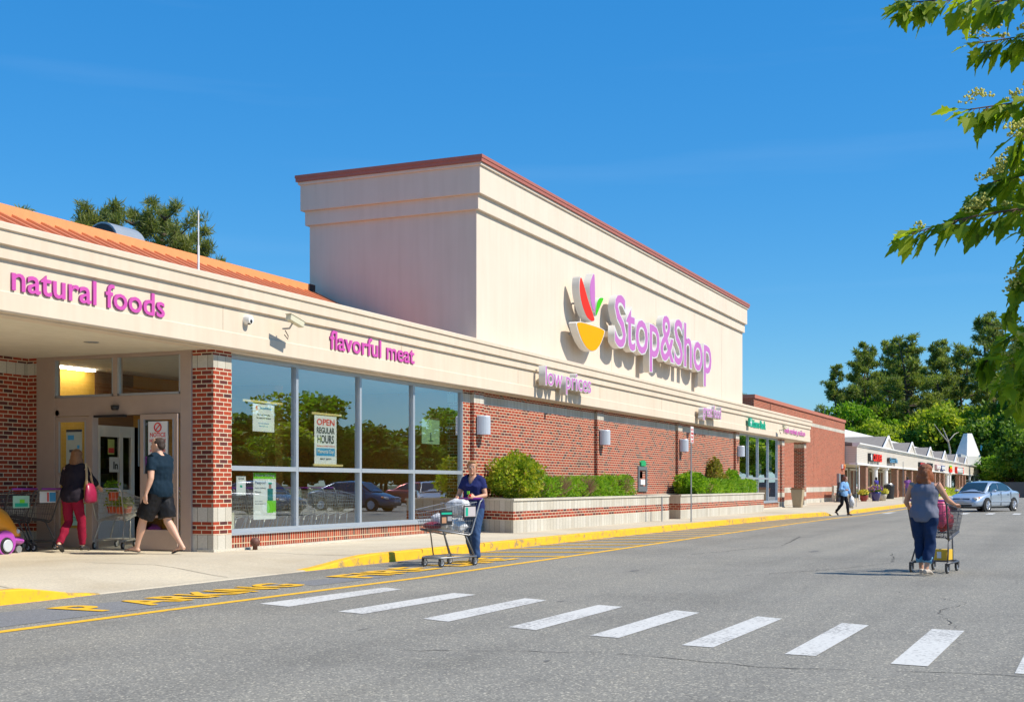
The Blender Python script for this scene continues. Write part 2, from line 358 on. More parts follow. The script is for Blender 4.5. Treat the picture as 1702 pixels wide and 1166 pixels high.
def glass_mat(name, refl=.28, tint=(.80,.86,.80), rcol=(.9,.95,1), fk=2.0):
    m, n, l, b = new_mat(name); n.remove(b)
    t = n.new('ShaderNodeBsdfTransparent'); t.inputs[0].default_value = (*tint, 1)
    g = n.new('ShaderNodeBsdfGlossy'); g.inputs['Roughness'].default_value = .0; g.inputs[0].default_value = (*rcol, 1)
    gg = n.new('ShaderNodeNewGeometry'); dt = n.new('ShaderNodeVectorMath'); dt.operation = 'DOT_PRODUCT'; l.new(gg.outputs['Incoming'], dt.inputs[0]); l.new(gg.outputs['True Normal'], dt.inputs[1])
    cs = mathn(n, l, 'SUBTRACT', 1.0, mathn(n, l, 'ABSOLUTE', dt.outputs['Value'])); sch = mathn(n, l, 'ADD', .04, mathn(n, l, 'MULTIPLY', mathn(n, l, 'POWER', cs, 5.0), .96))
    nz = n.new('ShaderNodeTexNoise'); nz.inputs['Scale'].default_value = .8; ge = n.new('ShaderNodeNewGeometry'); l.new(ge.outputs['Position'], nz.inputs['Vector'])
    bp = n.new('ShaderNodeBump'); bp.inputs['Strength'].default_value = .05; bp.inputs['Distance'].default_value = .02; l.new(nz.outputs[0], bp.inputs['Height']); l.new(bp.outputs[0], g.inputs['Normal'])
    fac = mathn(n, l, 'MINIMUM', mathn(n, l, 'ADD', mathn(n, l, 'MULTIPLY', sch, fk), refl), 1.0)
    mx = n.new('ShaderNodeMixShader'); l.new(fac, mx.inputs[0]); l.new(t.outputs[0], mx.inputs[1]); l.new(g.outputs[0], mx.inputs[2])
    l.new(mx.outputs[0], n['Material Output'].inputs['Surface']); return m
M_GLASS = glass_mat('store_window_glass', .27, (.93,.96,.90))
M_GLASS2 = glass_mat('door_glass', .03, (.92,.94,.92), fk=1.0)

# ------------------------------------------------------------ ground, road, pavement
MB().quad((-300,-700,-.02),(1600,-700,-.02),(1600,900,-.02),(-300,900,-.02)).build('ground', mat('ground_verge', (.045,.07,.02), .95, 0, .3, .3)); bpy.data.objects['ground']['kind'] = 'structure'
bpy.data.objects['ground']['label'] = 'flat ground beyond the parking lot'
m = MB(); m.quad((-30,-34,0),(330,-34,0),(330,16,0),(-30,16,0))
tag(m.build('road', M_ASPH), 'worn grey asphalt driveway and parking lot', kind='structure')
KB = [(-2,10.15),(11.0,10.15),(15.9,10.12),(18.6,10.08),(28,10.02),(40,9.72),(46,9.5),(51.8,8.9),(56.4,8.55),(73,8.55),(100,9.2),(225,9.6)]
def kerb_y(x):
    for (a, b), (c, d) in zip(KB, KB[1:]):
        if a <= x <= c: return b + (d-b)*(x-a)/(c-a)
    return KB[-1][1]
def drop(x):            # pavement height: two flush ramps
    def s(t): t = max(0, min(1, t)); return t*t*(3-2*t)
    r = min(1 - s((x-10.0)/1.3) if x < 14 else s((x-15.3)/2.2), 1)
    r2 = 1 - s((x-51.2)/1.2) if x < 54 else s((x-55.2)/1.4)
    return max(.0, min(r, r2))
def walk_z(x, y):
    t = min(1, max(0, (y-kerb_y(x))/1.5)); d = drop(x)
    return .008 + .142*max(d, t*t*(3-2*t))
xs = []; x = -2
while x < 225: xs.append(x); x += .35 if x < 70 else 4
m = MB(); rows = [0,.16,.3,.6,.9,1.2,1.5]
vs = []; fs = []
for x in xs:
    ky = kerb_y(x)
    for q in rows: vs.append((x, ky+q+.16, walk_z(x, ky+q+.16)))
    vs.append((x, 24, .15))
nr = len(rows)+1
for i in range(len(xs)-1):
    for j in range(nr-1): fs.append((i*nr+j, (i+1)*nr+j, (i+1)*nr+j+1, i*nr+j+1))
m.add(vs, fs); tag(m.build('pavement', M_CONC, smooth=True), 'pale concrete pavement along the shop fronts', kind='structure')
# expansion joints as thin dark grooves
m = MB()
for x in (4.5,7.6,10.7,13.9,17.1,20.3,23.5,26.2,29.5,32.8,36.1,39.4,42.7,46,49.3,52.6,56,60,64,68,72,76):
    y0 = kerb_y(x)+.17; k = 6
    ys = [y0+(12.75-y0)*i/k for i in range(k+1)]
    for a, c in zip(ys, ys[1:]): m.quad((x,a,walk_z(x,a)+.004),(x+.018,a,walk_z(x,a)+.004),(x+.018,c,walk_z(x,c)+.004),(x,c,walk_z(x,c)+.004))
tag(m.build('pavement_joints', mat('joint_dirt', (.20,.17,.12), .95)), 'dark joints between pavement slabs', kind='structure')
# kerb
m = MB(); vs = []; fs = []
for x in xs:
    ky = kerb_y(x); h = .012+.142*drop(x)
    vs += [(x, ky-.02, -.01), (x, ky-.005, max(.006,h-.015)), (x, ky+.02, h), (x, ky+.162, h+.001)]
for i in range(len(xs)-1):
    xm = (xs[i]+xs[i+1])/2; mi = 0 if (drop(xm) > .04) else 1
    for j in range(3):
        m.add([vs[i*4+j], vs[(i+1)*4+j], vs[(i+1)*4+j+1], vs[i*4+j+1]], [(0,1,2,3)], mi)
tag(m.build('kerb', [M_YKERB, M_CONC]), 'yellow painted kerb with chipped edges along the pavement', kind='structure')
m = MB(); x = 19.0
while x < 50: ky = kerb_y(x); h = .012+.142*drop(x); m.add([(x,ky-.012,.0),(x+.02,ky-.012,.0),(x+.02,ky-.009,h-.008),(x,ky-.009,h-.008),(x+.02,ky+.02,h+.004),(x,ky+.02,h+.004),(x+.02,ky+.16,h+.005),(x,ky+.16,h+.005)],[(0,1,2,3),(3,2,4,5),(5,4,6,7)]); x += 2.45
tag(m.build('kerb_joints', mat('kerb_joint_dirt', (.20,.12,.03), .95)), 'dark joints between the kerb stones', kind='structure')
# crosswalk bars and other paint, 4 mm sheets
def strip(m, pts, w, z=.004):
    for (a, b) in zip(pts, pts[1:]):
        d = (Vector(b)-Vector(a)).normalized(); nn = Vector((-d.y, d.x))*w/2
        m.quad((a[0]-nn.x,a[1]-nn.y,z),(b[0]-nn.x,b[1]-nn.y,z),(b[0]+nn.x,b[1]+nn.y,z),(a[0]+nn.x,a[1]+nn.y,z))
BARS = [((10.91,7.32),(13.27,7.31),(13.42,7.62),(11.06,7.79)),((10.59,6.25),(12.96,6.18),(13.07,6.51),(10.69,6.6)),((10.3,5.19),(12.65,5.18),(12.77,5.49),(10.43,5.52)),
 ((10.01,4.2),(12.28,4.19),(12.37,4.49),(10.12,4.51)),((9.77,3.37),(12.01,3.31),(12.15,3.6),(9.83,3.64)),((9.49,2.51),(11.79,2.46),(11.91,2.72),(9.53,2.77)),
 ((9.32,1.70),(11.55,1.64),(11.65,1.89),(9.33,1.93)),((9.1,.9),(11.44,.83),(11.48,1.1),(9.13,1.15)),((8.95,.06),(11.2,.02),(11.25,.28),(9.0,.34)),((8.8,-.75),(11,-.8),(11.05,-.52),(8.85,-.48))]
m = MB()
for q in BARS: m.quad(*[(p[0],p[1],.004) for p in q])
for (a, b) in ((3.2,2.2),(4.7,3.4),(7.75,6.9),(9.0,8.2)): pass
for i in range(7): 
    y = 7.5-i*1.05; m.quad((56.3+.05*i,y-.3,.004),(59.3,y-.3,.004),(59.3,y,.004),(56.3+.05*i,y,.004))
tag(m.build('crosswalk_paint', M_WPAINT), 'white zebra crossing bars painted on the asphalt', kind='structure')
YL = [(2,8.45),(8.05,8.31),(10.8,8.2),(15,7.99),(22.3,8.0),(29.1,8.05),(40,8.08),(49.2,8.0),(52.5,7.75),(60,7.7),(72,7.8)]
m = MB(); strip(m, YL, .13)
x = 19.6
while x < 48.5:
    ya = kerb_y(x)-.04; L = ya-8.05; strip(m, [(x, ya), (x+L*.44, 8.05)], .19, .008); x += 1.5
tag(m.build('lane_paint', M_YPAINT), 'yellow fire lane line and hatching painted beside the kerb', kind='structure')
m = MB(); m.quad((7.6,8.6,.003),(10.9,8.5,.003),(11.1,9.25,.003),(7.4,9.9,.003)); m.quad((13.3,8.55,.003),(15.2,8.45,.003),(15.0,8.95,.003),(13.6,9.15,.003))
tag(m.build('road_patch', M_PATCH), 'darker bluish grey patches of asphalt under the yellow lettering', kind='structure')
for i, (s, x0, x1, y0, hh) in enumerate((('P', 9.72, 10.12, 8.70, .72), ('ARKING', 10.42, 13.35, 8.67, .62), ('FIRE', 14.6, 16.8, 8.56, .66), ('LANE', 17.3, 19.5, 8.48, .7))):
    o = text('road_lettering', s, M_YPAINT, x0, y0, .009, x1-x0, hh, .002, bold=.02, rot=(0,0,0))
    tag(o, ['yellow letter P painted on the asphalt', 'yellow letters ARKING painted on the asphalt', 'yellow word FIRE painted on the asphalt', 'yellow word LANE painted on the asphalt under the shopping cart'][i], kind='structure')

def crack(label, pts, w=.012, seed=1):
    r = random.Random(seed); m = MB(); P = []
    for (a, b) in zip(pts, pts[1:]):
        n = int((Vector(b)-Vector(a)).length/.12)+1
        for k in range(n): q = Vector(a).lerp(Vector(b), k/n); P.append((q.x+r.uniform(-.035,.035), q.y+r.uniform(-.035,.035)))
    for a, b in zip(P, P[1:]):
        if r.random() < .12: continue
        strip(m, [a, b], w*r.uniform(.4,1.3), .0035)
    tag(m.build('road_crack', mat('crack_dark', (.05,.047,.043), .95), fix=False), label, kind='structure')
crack('long thin crack across the driveway in front of the zebra crossing', [(8.4,4.6),(8.9,3.2),(8.6,1.9),(8.9,.4),(8.6,-.6)], .012, 2)
crack('thin crack running away past the right end of the zebra crossing', [(11.6,.9),(13,1.2),(14.2,1.0),(15.5,2.0)], .008, 3)
crack('crack across the driveway near the red haired woman', [(17,4.2),(19,3.2),(21,2.6),(24,3.0)], .016, 4)
crack('short cracks in the middle of the driveway', [(22,6.2),(26,5.4),(31,6.0)], .02, 5)
M_STAIN = mat('oil_stain', (.15,.145,.13), .85, 0, .3, 12)
r = random.Random(8)
for i, (x, y, s) in enumerate(((12.6,5.0,.05),(17.5,5.8,.10),(24,4.4,.16),(9.5,5.6,.04),(33,3.4,.3),(8.3,3.4,.03))):
    m = MB(); n = 16; m.add([(x+s*math.cos(k*.3927)*r.uniform(.45,1.3)*2.2, y+s*.6*math.sin(k*.3927)*r.uniform(.6,1.2), .0025) for k in range(n)], [tuple(range(n))]); o = m.build('oil_stain', M_STAIN)
    tag(o, 'dark oil stain on the asphalt', kind='structure')
# ------------------------------------------------------------ the supermarket
store = thing('supermarket', 'long brick and cream supermarket with a tall stucco sign tower and orange metal roof', 'supermarket', (16.9, 12.8, .15))
FY = 12.6
each([(16.9,12.8,.1,17.39,13.22,3.49),(66.8,12.78,.1,67.35,13.32,3.49)], 'brick_pillar', M_BRICK, store)
each([(a,12.8,.1,b,12.91,3.486) for a, b in ((26.75,27.3),(35.2,35.75),(43.6,44.15),(52.1,52.7),(61.32,61.9))], 'brick_pilaster', M_BRICK, store)
each([(26.36,12.90,.1,52.72,13.3,3.48),(60.82,12.90,.1,61.9,13.3,3.48),(16.88,16.55,.1,17.1,16.9,3.47),(2,16.77,.1,16.885,17.05,3.48),(61.6,13.28,.1,61.85,14.5,3.48)], 'brick_wall', M_BRICK, store)
each([(a,12.86,.19,b,13.2,.40) for a, b in ((17.392,26.358),(52.722,60.818))], 'window_base', M_SOLD, store)
each([(16.86,12.76,.12,67.4,13.1,.188)], 'footing', M_CONC2, store)
# fascia, profile run along the front
prof = [(FY+.015,3.48),(FY-.005,3.50),(FY-.005,3.74),(FY+.015,3.755),(FY+.015,4.15),(FY-.035,4.165),(FY-.035,4.325),(FY-.085,4.34),(FY-.085,4.51),(FY-.115,4.525),(FY-.115,4.60),(FY-.08,4.62),(13.25,4.62),(13.25,3.48)]
m = MB(); m.prism(prof, 2, 67.5); m.build('fascia', M_STUC, store)
m = MB(); m.box(2,12.70,3.455,67.2,12.95,3.482); m.build('fascia_underside', M_STUC, store)
each([(2,12.96,3.46,16.9,17.0,3.5),(61.9,12.96,3.46,67.3,14.4,3.5)], 'canopy_soffit', M_SOFF, store)
for (x, y) in ((13.4,14.2),(14.4,15.6),(15.3,13.9),(12.2,15.4)):
    m = MB(); m.lathe((x,y,3.44), [(.0,.012),(.11,.012),(.12,.018),(.12,.03),(0,.03)], 16); m.build('recessed_downlight', M_GREY, store, smooth=True)
# building body and flat roof behind the parapet
each([(3,17.6,3.52,62.2,45,4.35),(17.2,13.26,3.53,62.2,17.6,4.34)], 'flat_roof', mat('roof_membrane', (.28,.27,.25), .9), store)
each([(61.6,17.6,.1,62.2,45,3.5),(3,44.7,.1,61.6,45,3.5),(3,17.06,.1,3.3,44.7,3.5)], 'rear_wall', M_PIER, store)
each([(x,FY+.012,3.765,x+.012,FY+.05,4.145) for x in (10.6,16.9,22.9,28.9,34.9,41.0,47.1,53.1,60.2)], 'fascia_joint', mat('fascia_joint_line', (.50,.42,.31), .9), store)  # thin darker lines for the vertical panel joints
# sign tower
TX0, TX1, TY0, TY1 = 27.31, 54.07, 13.0, 17.7
def ring(m, o, z0, z1): m.box(TX0-o, TY0-o, z0, TX1+o, TY1+o, z1)
m = MB(); ring(m,0,4.3,7.83); ring(m,.085,7.815,8.19); ring(m,.17,8.175,8.84); ring(m,.215,8.83,8.905)
tw = m.build('sign_tower', M_TOWER, store, bevel=.012)
m = MB(); ring(m,.255,8.906,9.045); ring(m,.27,8.99,9.065); m.build('tower_coping', M_COPING, tw)
each([(x,12.9965,4.7,x+.012,13.2,7.8) for x in (37.0, 41.6, 46.4, 50.5)], 'stucco_joint', mat('tower_joint_line', (.55,.48,.38), .9), tw)  # tower panel joints as narrow strips in a darker tone
# orange ribbed metal roof
m = MB(); x = 2.0; S = (14.3,4.58); E = (17.42,6.04)
def rib(x0, x1, h):
    n = Vector((0, -(E[1]-S[1]), (E[0]-S[0]))).normalized()*h
    m.add([(x0,S[0],S[1]),(x1,S[0],S[1]),(x1,E[0],E[1]),(x0,E[0],E[1]),(x0+.03,S[0]+n.y,S[1]+n.z),(x1-.03,S[0]+n.y,S[1]+n.z),(x1-.03,E[0]+n.y,E[1]+n.z),(x0+.03,E[0]+n.y,E[1]+n.z)],
      [(4,5,6,7),(0,1,5,4),(1,2,6,5),(2,3,7,6),(3,0,4,7),(0,3,2,1)])
while x < 27.0: rib(x, x+.16, .075); x += .35
m.add([(2,S[0],S[1]),(27.3,S[0],S[1]),(27.3,E[0],E[1]),(2,E[0],E[1]),(2,17.6,4.3),(27.3,17.6,4.3),(2,14.3,4.3),(27.3,14.3,4.3)], [(0,1,2,3),(3,2,5,4),(6,7,1,0),(1,7,5,2),(0,3,4,6)])
rf = m.build('roof', M_ORANGE, store)
m = MB(); m.box(2,17.34,6.02,26.75,17.62,6.235); m.build('ridge_cap', mat('ridge_sunlit_orange', (.78,.32,.12), .55), rf)  # lighter orange than the roof, painting in the sun on the ridge
m = MB(); m.box(26.75,17.33,5.95,27.0,17.6,6.245); m.build('dark_ridge_gap', M_DARK, rf)  # black box painted in for the dark gap between ridge and tower
# windows
def window_bay(xs, nm):
    for i, (a, b) in enumerate(zip(xs, xs[1:])):
        f = MB(); w = .038
        f.box(a,12.90,.44,a+w,13.02,3.44); f.box(b-w,12.90,.44,b,13.02,3.44)
        f.box(a+w,12.90,.44,b-w,13.02,.50); f.box(a+w,12.90,3.38,b-w,13.02,3.44); f.box(a+w,12.895,1.49,b-w,13.02,1.57)
        fo = f.build(nm, M_ALU, store)
        for z0, z1 in ((.50,1.49),(1.57,3.38)):
            p = MB(); p.quad((a+w,12.955,z0),(b-w,12.955,z0),(b-w,12.955,z1),(a+w,12.955,z1)); p.build('pane', M_GLASS, fo)
    m = MB(); m.box(xs[0],12.82,.401,xs[-1],13.04,.438); m.box(xs[0],12.90,3.441,xs[-1],13.02,3.456); m.build('window_sill', M_ALU, store)
window_bay([17.40,19.5,21.75,23.98,26.35], 'window')
window_bay([52.73,54.8,56.7,58.8,60.81], 'window')
# entrance wall, perpendicular to the front (plane X = 16.9)
m = MB(); X0, X1 = 16.86, 17.0
m.box(X0,13.22,.15,X1,13.44,3.46); m.box(X0,16.14,.15,X1,16.55,3.46); m.box(X0,13.44,3.40,X1,16.14,3.46); m.box(X0,13.44,2.43,X1,16.14,2.75)
m.box(X0,14.76,2.75,X1,14.85,3.40); m.box(X0-.004,15.29,.15,X1,15.37,2.43)
m.build('entrance_frame', M_TAUPE, store, bevel=.006)
m = MB()
for a, b in ((13.44,14.76),(14.85,16.14)):
    m.box(X0+.01,a,2.752,X0+.06,a+.035,3.398); m.box(X0+.01,b-.035,2.752,X0+.06,b,3.398); m.box(X0+.01,a,2.752,X0+.06,b,2.79)
m.build('transom_trim', M_ALU, store)
for a, b in ((13.44,14.76),(14.85,16.14)):
    MB().quad((X0+.04,a,2.75),(X0+.04,b,2.75),(X0+.04,b,3.4),(X0+.04,a,3.4)).build('transom_pane', M_GLASS2, store)
def door_leaf(y0, y1, panes, xo):
    m = MB(); w = .075
    m.box(xo,y0,.17,xo+.045,y0+w,2.42); m.box(xo,y1-w,.17,xo+.045,y1,2.42)
    zs = [.17] + [z for p in panes for z in p] + [2.42]
    for a, b in zip(zs[::2], zs[1::2]): m.box(xo,y0+w,a,xo+.045,y1-w,b)
    d = m.build('sliding_door', M_TAUPE, store)
    for z0, z1 in panes: MB().quad((xo+.02,y0+w,z0),(xo+.02,y1-w,z0),(xo+.02,y1-w,z1),(xo+.02,y0+w,z1)).build('door_pane', M_GLASS2, d)
    each([(xo-.008,y0+w,panes[-1][0],xo+.002,y0+w+.02,2.34),(xo-.008,y1-w-.02,panes[-1][0],xo+.002,y1-w,2.34)], 'door_trim', M_ALU, d)
    return d
door_leaf(13.45,14.22,[(.50,.70),(.74,.94),(.98,1.13),(1.43,2.33)], 16.80)
door_leaf(15.38,16.13,[(.50,.94),(1.0,1.4),(1.46,2.33)], 16.875)
m = MB(); m.box(16.78,14.55,2.39,16.86,15.2,2.428); m.build('door_sensor_bar', M_DARK, store)
m = MB(); m.lathe((16.83,14.78,2.53), [(0,-.02),(.055,-.02),(.07,.01),(.07,.06),(0,.06)], 14); m.build('sensor_dome', M_DARK, store, smooth=True)
m = MB(); m.lathe((16.86,16.08,2.49), [(0,0),(.05,0),(.05,.03),(0,.03)], 10, axis='x'); m.build('exit_button', M_GREY, store)
# vestibule interior
M_YWALL = mat('yellow_interior_wall', (.72,.42,.06), .7); M_OCHRE = mat('orange_brown_interior_wall', (.58,.27,.045), .7, 0, .25, 1.2); M_FLOOR = ground_mat('interior_floor', (.34,.32,.28), [(0,(.9,.9,.9)),(1,(1.1,1.1,1.1))], .35)
M_CEIL = mat('ceiling_panel', (.62,.60,.55), .8); M_WOODP = mat('wood_panel', (.22,.11,.045), .6, 0, .45, 2.5, stretch=(1,1,14))
m = MB(); m.box(52.3,15.5,.15,61.5,15.6,3.47); m.build('interior_wall', M_OCHRE, store)
m = MB(); m.box(17.0,12.98,.12,27,17.5,.155); m.build('interior_floor', M_FLOOR, store)
m = MB(); m.box(16.9,13.04,3.47,27,17.6,3.515); m.build('interior_ceiling', M_CEIL, store)
for (x, y) in ((18.3,17.3),):
    MB().box(x-.8,y-.05,3.43,x+.8,y+.05,3.468).build('ceiling_light', mat('lit_ceiling_panel',(1,.93,.78),.5,emit=16.0,var=0), store)
m = MB(); m.box(16.9,17.5,.15,19.35,17.6,3.47); m.build('yellow_interior_wall', M_YWALL, store)
m = MB(); m.box(20.46,17.5,2.42,21.5,17.6,3.47); m.box(21.5,17.5,.15,27,17.6,3.47); m.box(27,13.3,.15,27.1,17.6,3.47); m.box(23.6,16.2,.15,23.9,17.5,3.47); m.build('interior_wall', M_OCHRE, store)
m = MB(); m.box(19.35,17.49,2.42,20.46,17.6,3.47); m.box(19.4,16.9,2.62,23.5,16.98,3.15); m.build('interior_wood_panel', M_WOODP, store)
m = MB(); m.box(19.37,17.46,.15,19.47,17.52,2.42); m.box(20.02,17.46,.15,20.12,17.52,2.42); m.box(20.36,17.46,.15,20.46,17.52,2.42)
for z0, z1 in ((2.2,2.42),(.15,1.15)): m.box(19.47,17.465,z0,20.02,17.52,z1); m.box(20.12,17.465,z0,20.36,17.52,z1)
idr = m.build('inner_door', M_WHITE, store)
m = MB(); m.quad((19.47,17.5,1.15),(20.36,17.5,1.15),(20.36,17.5,2.2),(19.47,17.5,2.2)); m.build('door_pane', M_GLASS2, idr)
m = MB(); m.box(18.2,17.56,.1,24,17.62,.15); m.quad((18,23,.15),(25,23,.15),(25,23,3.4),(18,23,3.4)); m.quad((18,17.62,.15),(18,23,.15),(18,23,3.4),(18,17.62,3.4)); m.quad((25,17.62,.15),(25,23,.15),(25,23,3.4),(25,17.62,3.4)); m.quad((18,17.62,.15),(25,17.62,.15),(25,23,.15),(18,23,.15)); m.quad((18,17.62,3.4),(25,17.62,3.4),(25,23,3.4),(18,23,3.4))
m.build('sales_floor_room', mat('painted_dark_interior', (.055,.035,.022), .8, 0, .5, 2), store)  # near-black on every surface paints in the dimness beyond the opening
m = MB(); r_ = random.Random(3)
for i in range(26):
    x = r_.uniform(21,24.3); z = r_.choice((.3,.75,1.2,1.65)); m.box(x,21.5,z,x+r_.uniform(.1,.3),21.9,z+r_.uniform(.15,.32), r_.randrange(4))
m.box(20.8,21.95,.15,24.6,22.1,2.2,0)
tag(m.build('shop_shelf', [mat('shelf_brown',(.16,.07,.03)), mat('shelf_goods_red',(.3,.05,.03)), mat('shelf_goods_tan',(.35,.2,.08)), mat('shelf_goods_cream',(.4,.33,.2))]), 'dim brown shelf of goods seen through the entrance doors', 'shelf')
# ---------------- signs
def sign(name, label, x, y, z): return thing('sign' if not name else name, label, 'sign', (x, y, z))
def flat_sign(name, label, body, x0, x1, z0, z1, face, side, depth=.05, bold=.03):
    t = thing(name, label, 'sign', ((x0+x1)/2, FY, z0)); yb = FY+.02
    text('lettering', body, face, x0, yb, z0, x1-x0, z1-z0, depth, t, bold, mat2=side); return t
flat_sign('store_sign', 'magenta letters natural foods over the entrance canopy', 'natural foods', 12.4, 15.43, 3.775, 4.12, M_MAG, M_MAGD, .035, .012)
flat_sign('store_sign', 'magenta letters flavorful meat above the big windows', 'flavorful meat', 20.12, 23.42, 3.77, 4.125, M_MAG, M_MAGD, .035, .012)
flat_sign('store_sign', 'small magenta letters at the far end of the fascia', 'fresh market produce', 60.6, 65.8, 3.66, 4.02, M_MAG, M_SIGNSIDE, .08, .03)
cb = flat_sign('bank_sign', 'green bank letters beside the far windows', 'Citizens Bank', 53.75, 56.75, 3.72, 4.09, M_TEAL, M_TEAL, .05, .015)
m = MB(); m.box(53.05,12.44,3.72,53.5,12.52,4.08); m.build('emblem', M_TEAL, cb)
m = MB(); m.box(53.12,12.432,3.87,53.43,12.442,3.92); m.box(53.24,12.430,3.76,53.31,12.440,4.04); m.build('emblem_mark', M_WHITE, cb)
def box_sign(label, body, x0, x1, z0, z1, ybk, yfr, face, b0=.015, b1=.055, wi=.06):
    t = thing('channel_letter_sign', label, 'sign', ((x0+x1)/2, ybk, z0))
    text('letter_case', body, M_SIGNSIDE, x0-wi/2, ybk, z0-.02, x1-x0+wi, z1-z0+.04, ybk-yfr, t, b1)
    MB().box(x0+.1,ybk-.03,z0+(z1-z0)*.38,x1-.1,ybk+.25,z0+(z1-z0)*.46).build('sign_raceway', M_STUC, t)
    text('letter_face', body, face, x0, yfr+.004, z0, x1-x0, z1-z0, .008, t, b0)
    return t
box_sign('big lilac letters Stop&Shop on the stucco tower', 'Stop&Shop', 36.05, 47.2, 4.94, 7.02, 12.76, 12.55, M_LILAC, .006, .034, .10)
box_sign('lilac channel letters low prices on the fascia', 'low prices', 29.95, 33.3, 3.66, 4.28, 12.48, 12.30, M_LILAC, .0, .03, .05)
box_sign('lilac channel letters great food on the fascia', 'great food', 45.1, 47.7, 3.62, 4.22, 12.48, 12.30, M_LILAC, .0, .03, .05)
lg = thing('logo_sign', 'fruit bowl emblem of red, lilac and green leaves over a yellow bowl on the tower', 'sign', (34.2, 13, 5.1))
LG = {'red_leaf': (M_REDF, [(33.14,7.09),(33.4,6.86),(33.73,6.48),(34.07,6.19),(34.3,5.98),(34.02,5.92),(33.63,6.0),(33.33,6.23),(33.12,6.5),(33.05,6.79)]),
 'lilac_leaf': (M_LILAC, [(34.25,7.37),(34.3,6.9),(34.3,6.2),(34.12,6.28),(33.94,6.51),(33.87,6.8),(33.94,7.05)]),
 'green_leaf': (M_GRNF, [(35.07,6.73),(34.82,6.52),(34.42,6.13),(34.36,6.12),(34.4,6.33),(34.5,6.55),(34.72,6.69)])}
bowl = [(32.80,5.80),(35.13,5.81),(35.05,5.64),(34.77,5.35),(34.42,5.15),(34.05,5.07),(33.66,5.11),(33.28,5.28),(32.98,5.53)]
LG['yellow_bowl'] = (M_YELF, bowl)
def smooth_poly(p, k=2):
    for _ in range(k):
        q = []
        for i in range(len(p)):
            a, b = p[i], p[(i+1)%len(p)]; q += [(a[0]*.8+b[0]*.2, a[1]*.8+b[1]*.2), (a[0]*.2+b[0]*.8, a[1]*.2+b[1]*.8)]
        p = q
    return p
for k, (mt, pl) in LG.items():
    c = (sum(p[0] for p in pl)/len(pl), sum(p[1] for p in pl)/len(pl)); pl = smooth_poly(pl)
    big = [(p[0]+(p[0]-c[0])*.07, p[1]+(p[1]-c[1])*.05) for p in pl]
    cs = MB().prism(big, 12.555, 12.77, 'y').build(k, M_SIGNSIDE, lg)
    MB().prism(pl, 12.545, 12.558, 'y').build(k+'_face', mt, cs)
for (x, z) in ((33.6,6.4),(34.2,6.8),(33.4,5.5),(34.5,5.5),(34.6,6.45)): m = MB(); m.tube([(x,12.75,z),(x,13.01,z)],.03,6); m.build('mounting_post', M_GREY, lg)
# ---------------- fixtures on the front
sc = None
for i, x in enumerate((27.02, 35.5, 43.9, 52.45)):
    lab = ['grey half round wall lamp beside the big windows','grey wall lamp on the second brick pilaster under low prices','grey wall lamp on the third pilaster behind the street sign pole','grey wall lamp on the last pilaster before the far windows'][i]
    if sc is None:
        sc = thing('wall_lamp', lab, 'wall lamp', (x,12.8,2.43), group='wall lamps on the pilasters'); sc_m = []
        m = MB(); n = 14; pr_ = [(.175,.44),(.175,.0)]
        vs = []; 
        for k in range(n+1):
            a = math.pi*k/n + math.pi; cx_, cy_ = .175*math.cos(a), .26*math.sin(a)-.03
            vs += [(cx_,cy_,0),(cx_,cy_,.42),(cx_*.93,cy_*.94,.445)]
        m.add(vs, [(k*3+j,(k+1)*3+j,(k+1)*3+j+1,k*3+j+1) for k in range(n) for j in range(2)] + [tuple(k*3+2 for k in range(n+1)), tuple(reversed([k*3 for k in range(n+1)]))])
        m.build('lamp_shade', M_LAMP, sc, smooth=False, local=True)
        MB().box(-.12,-.04,.06,.12,.01,.38).build('back_plate', M_GREY, sc, local=True)
    else: copy_tree(sc, (x,12.8,2.43), label=lab)
t = thing('security_camera', 'dark dome security camera between the two magenta signs', 'camera', (17.52,12.52,3.98))
m = MB(); m.ball((17.52,12.54,3.97),(.055,.055,.055),12); m.build('camera_dome', M_DARK, t, smooth=True); m = MB(); m.lathe((17.52,12.5,4.0),[(0,0),(.07,0),(.08,.05),(.08,.12),(0,.12)],14,axis='y'); m.build('housing', M_WHITE, t)
def bullet(label, x, z):
    t = thing('security_camera', label, 'camera', (x,12.5,z))
    m = MB(); m.tube([(x-.02,12.5,z-.1),(x-.02,12.36,z-.1),(x-.05,12.28,z-.02)],.016,8); m.build('bracket', M_GREY, t)
    m = MB(); m.M = Matrix.Translation((x,12.25,z+.02)) @ Matrix.Rotation(R(12),4,'Y'); m.box(-.22,-.055,-.05,.20,.055,.05); m.box(-.24,-.065,.05,.25,.065,.062); m.build('camera_body', mat('camera_cream',(.62,.58,.42),.5), t, bevel=.008)
    m = MB(); m.tube([(x,12.48,z-.2),(x+.02,12.42,z-.28),(x+.06,12.44,z-.22),(x+.04,12.49,z-.12)],.008,5); m.build('cable', M_DARK, t)
bullet('cream bullet security camera over the first big window', 18.46, 4.05); bullet('small bullet security camera beside the green bank letters', 59.2, 3.9)
t = thing('wall_sign', 'narrow white parking notice on the brick above the cash machine', 'sign', (39.35,12.93,2.4))
MB().box(39.13,12.905,2.42,39.6,12.93,3.03).build('sign_board', mat('notice_cream',(.66,.66,.55),.6), t)
for i, s in enumerate(('NO','LOITERING','AT ATM','SITE')): text('lettering', s, M_BLK, 39.2, 12.903, 2.88-i*.13, .33 if i else .2, .075, .002, t)
t = thing('cash_machine', 'grey cash machine set in the brick wall with a green top sign', 'cash machine', (39.75,12.93,1.05))
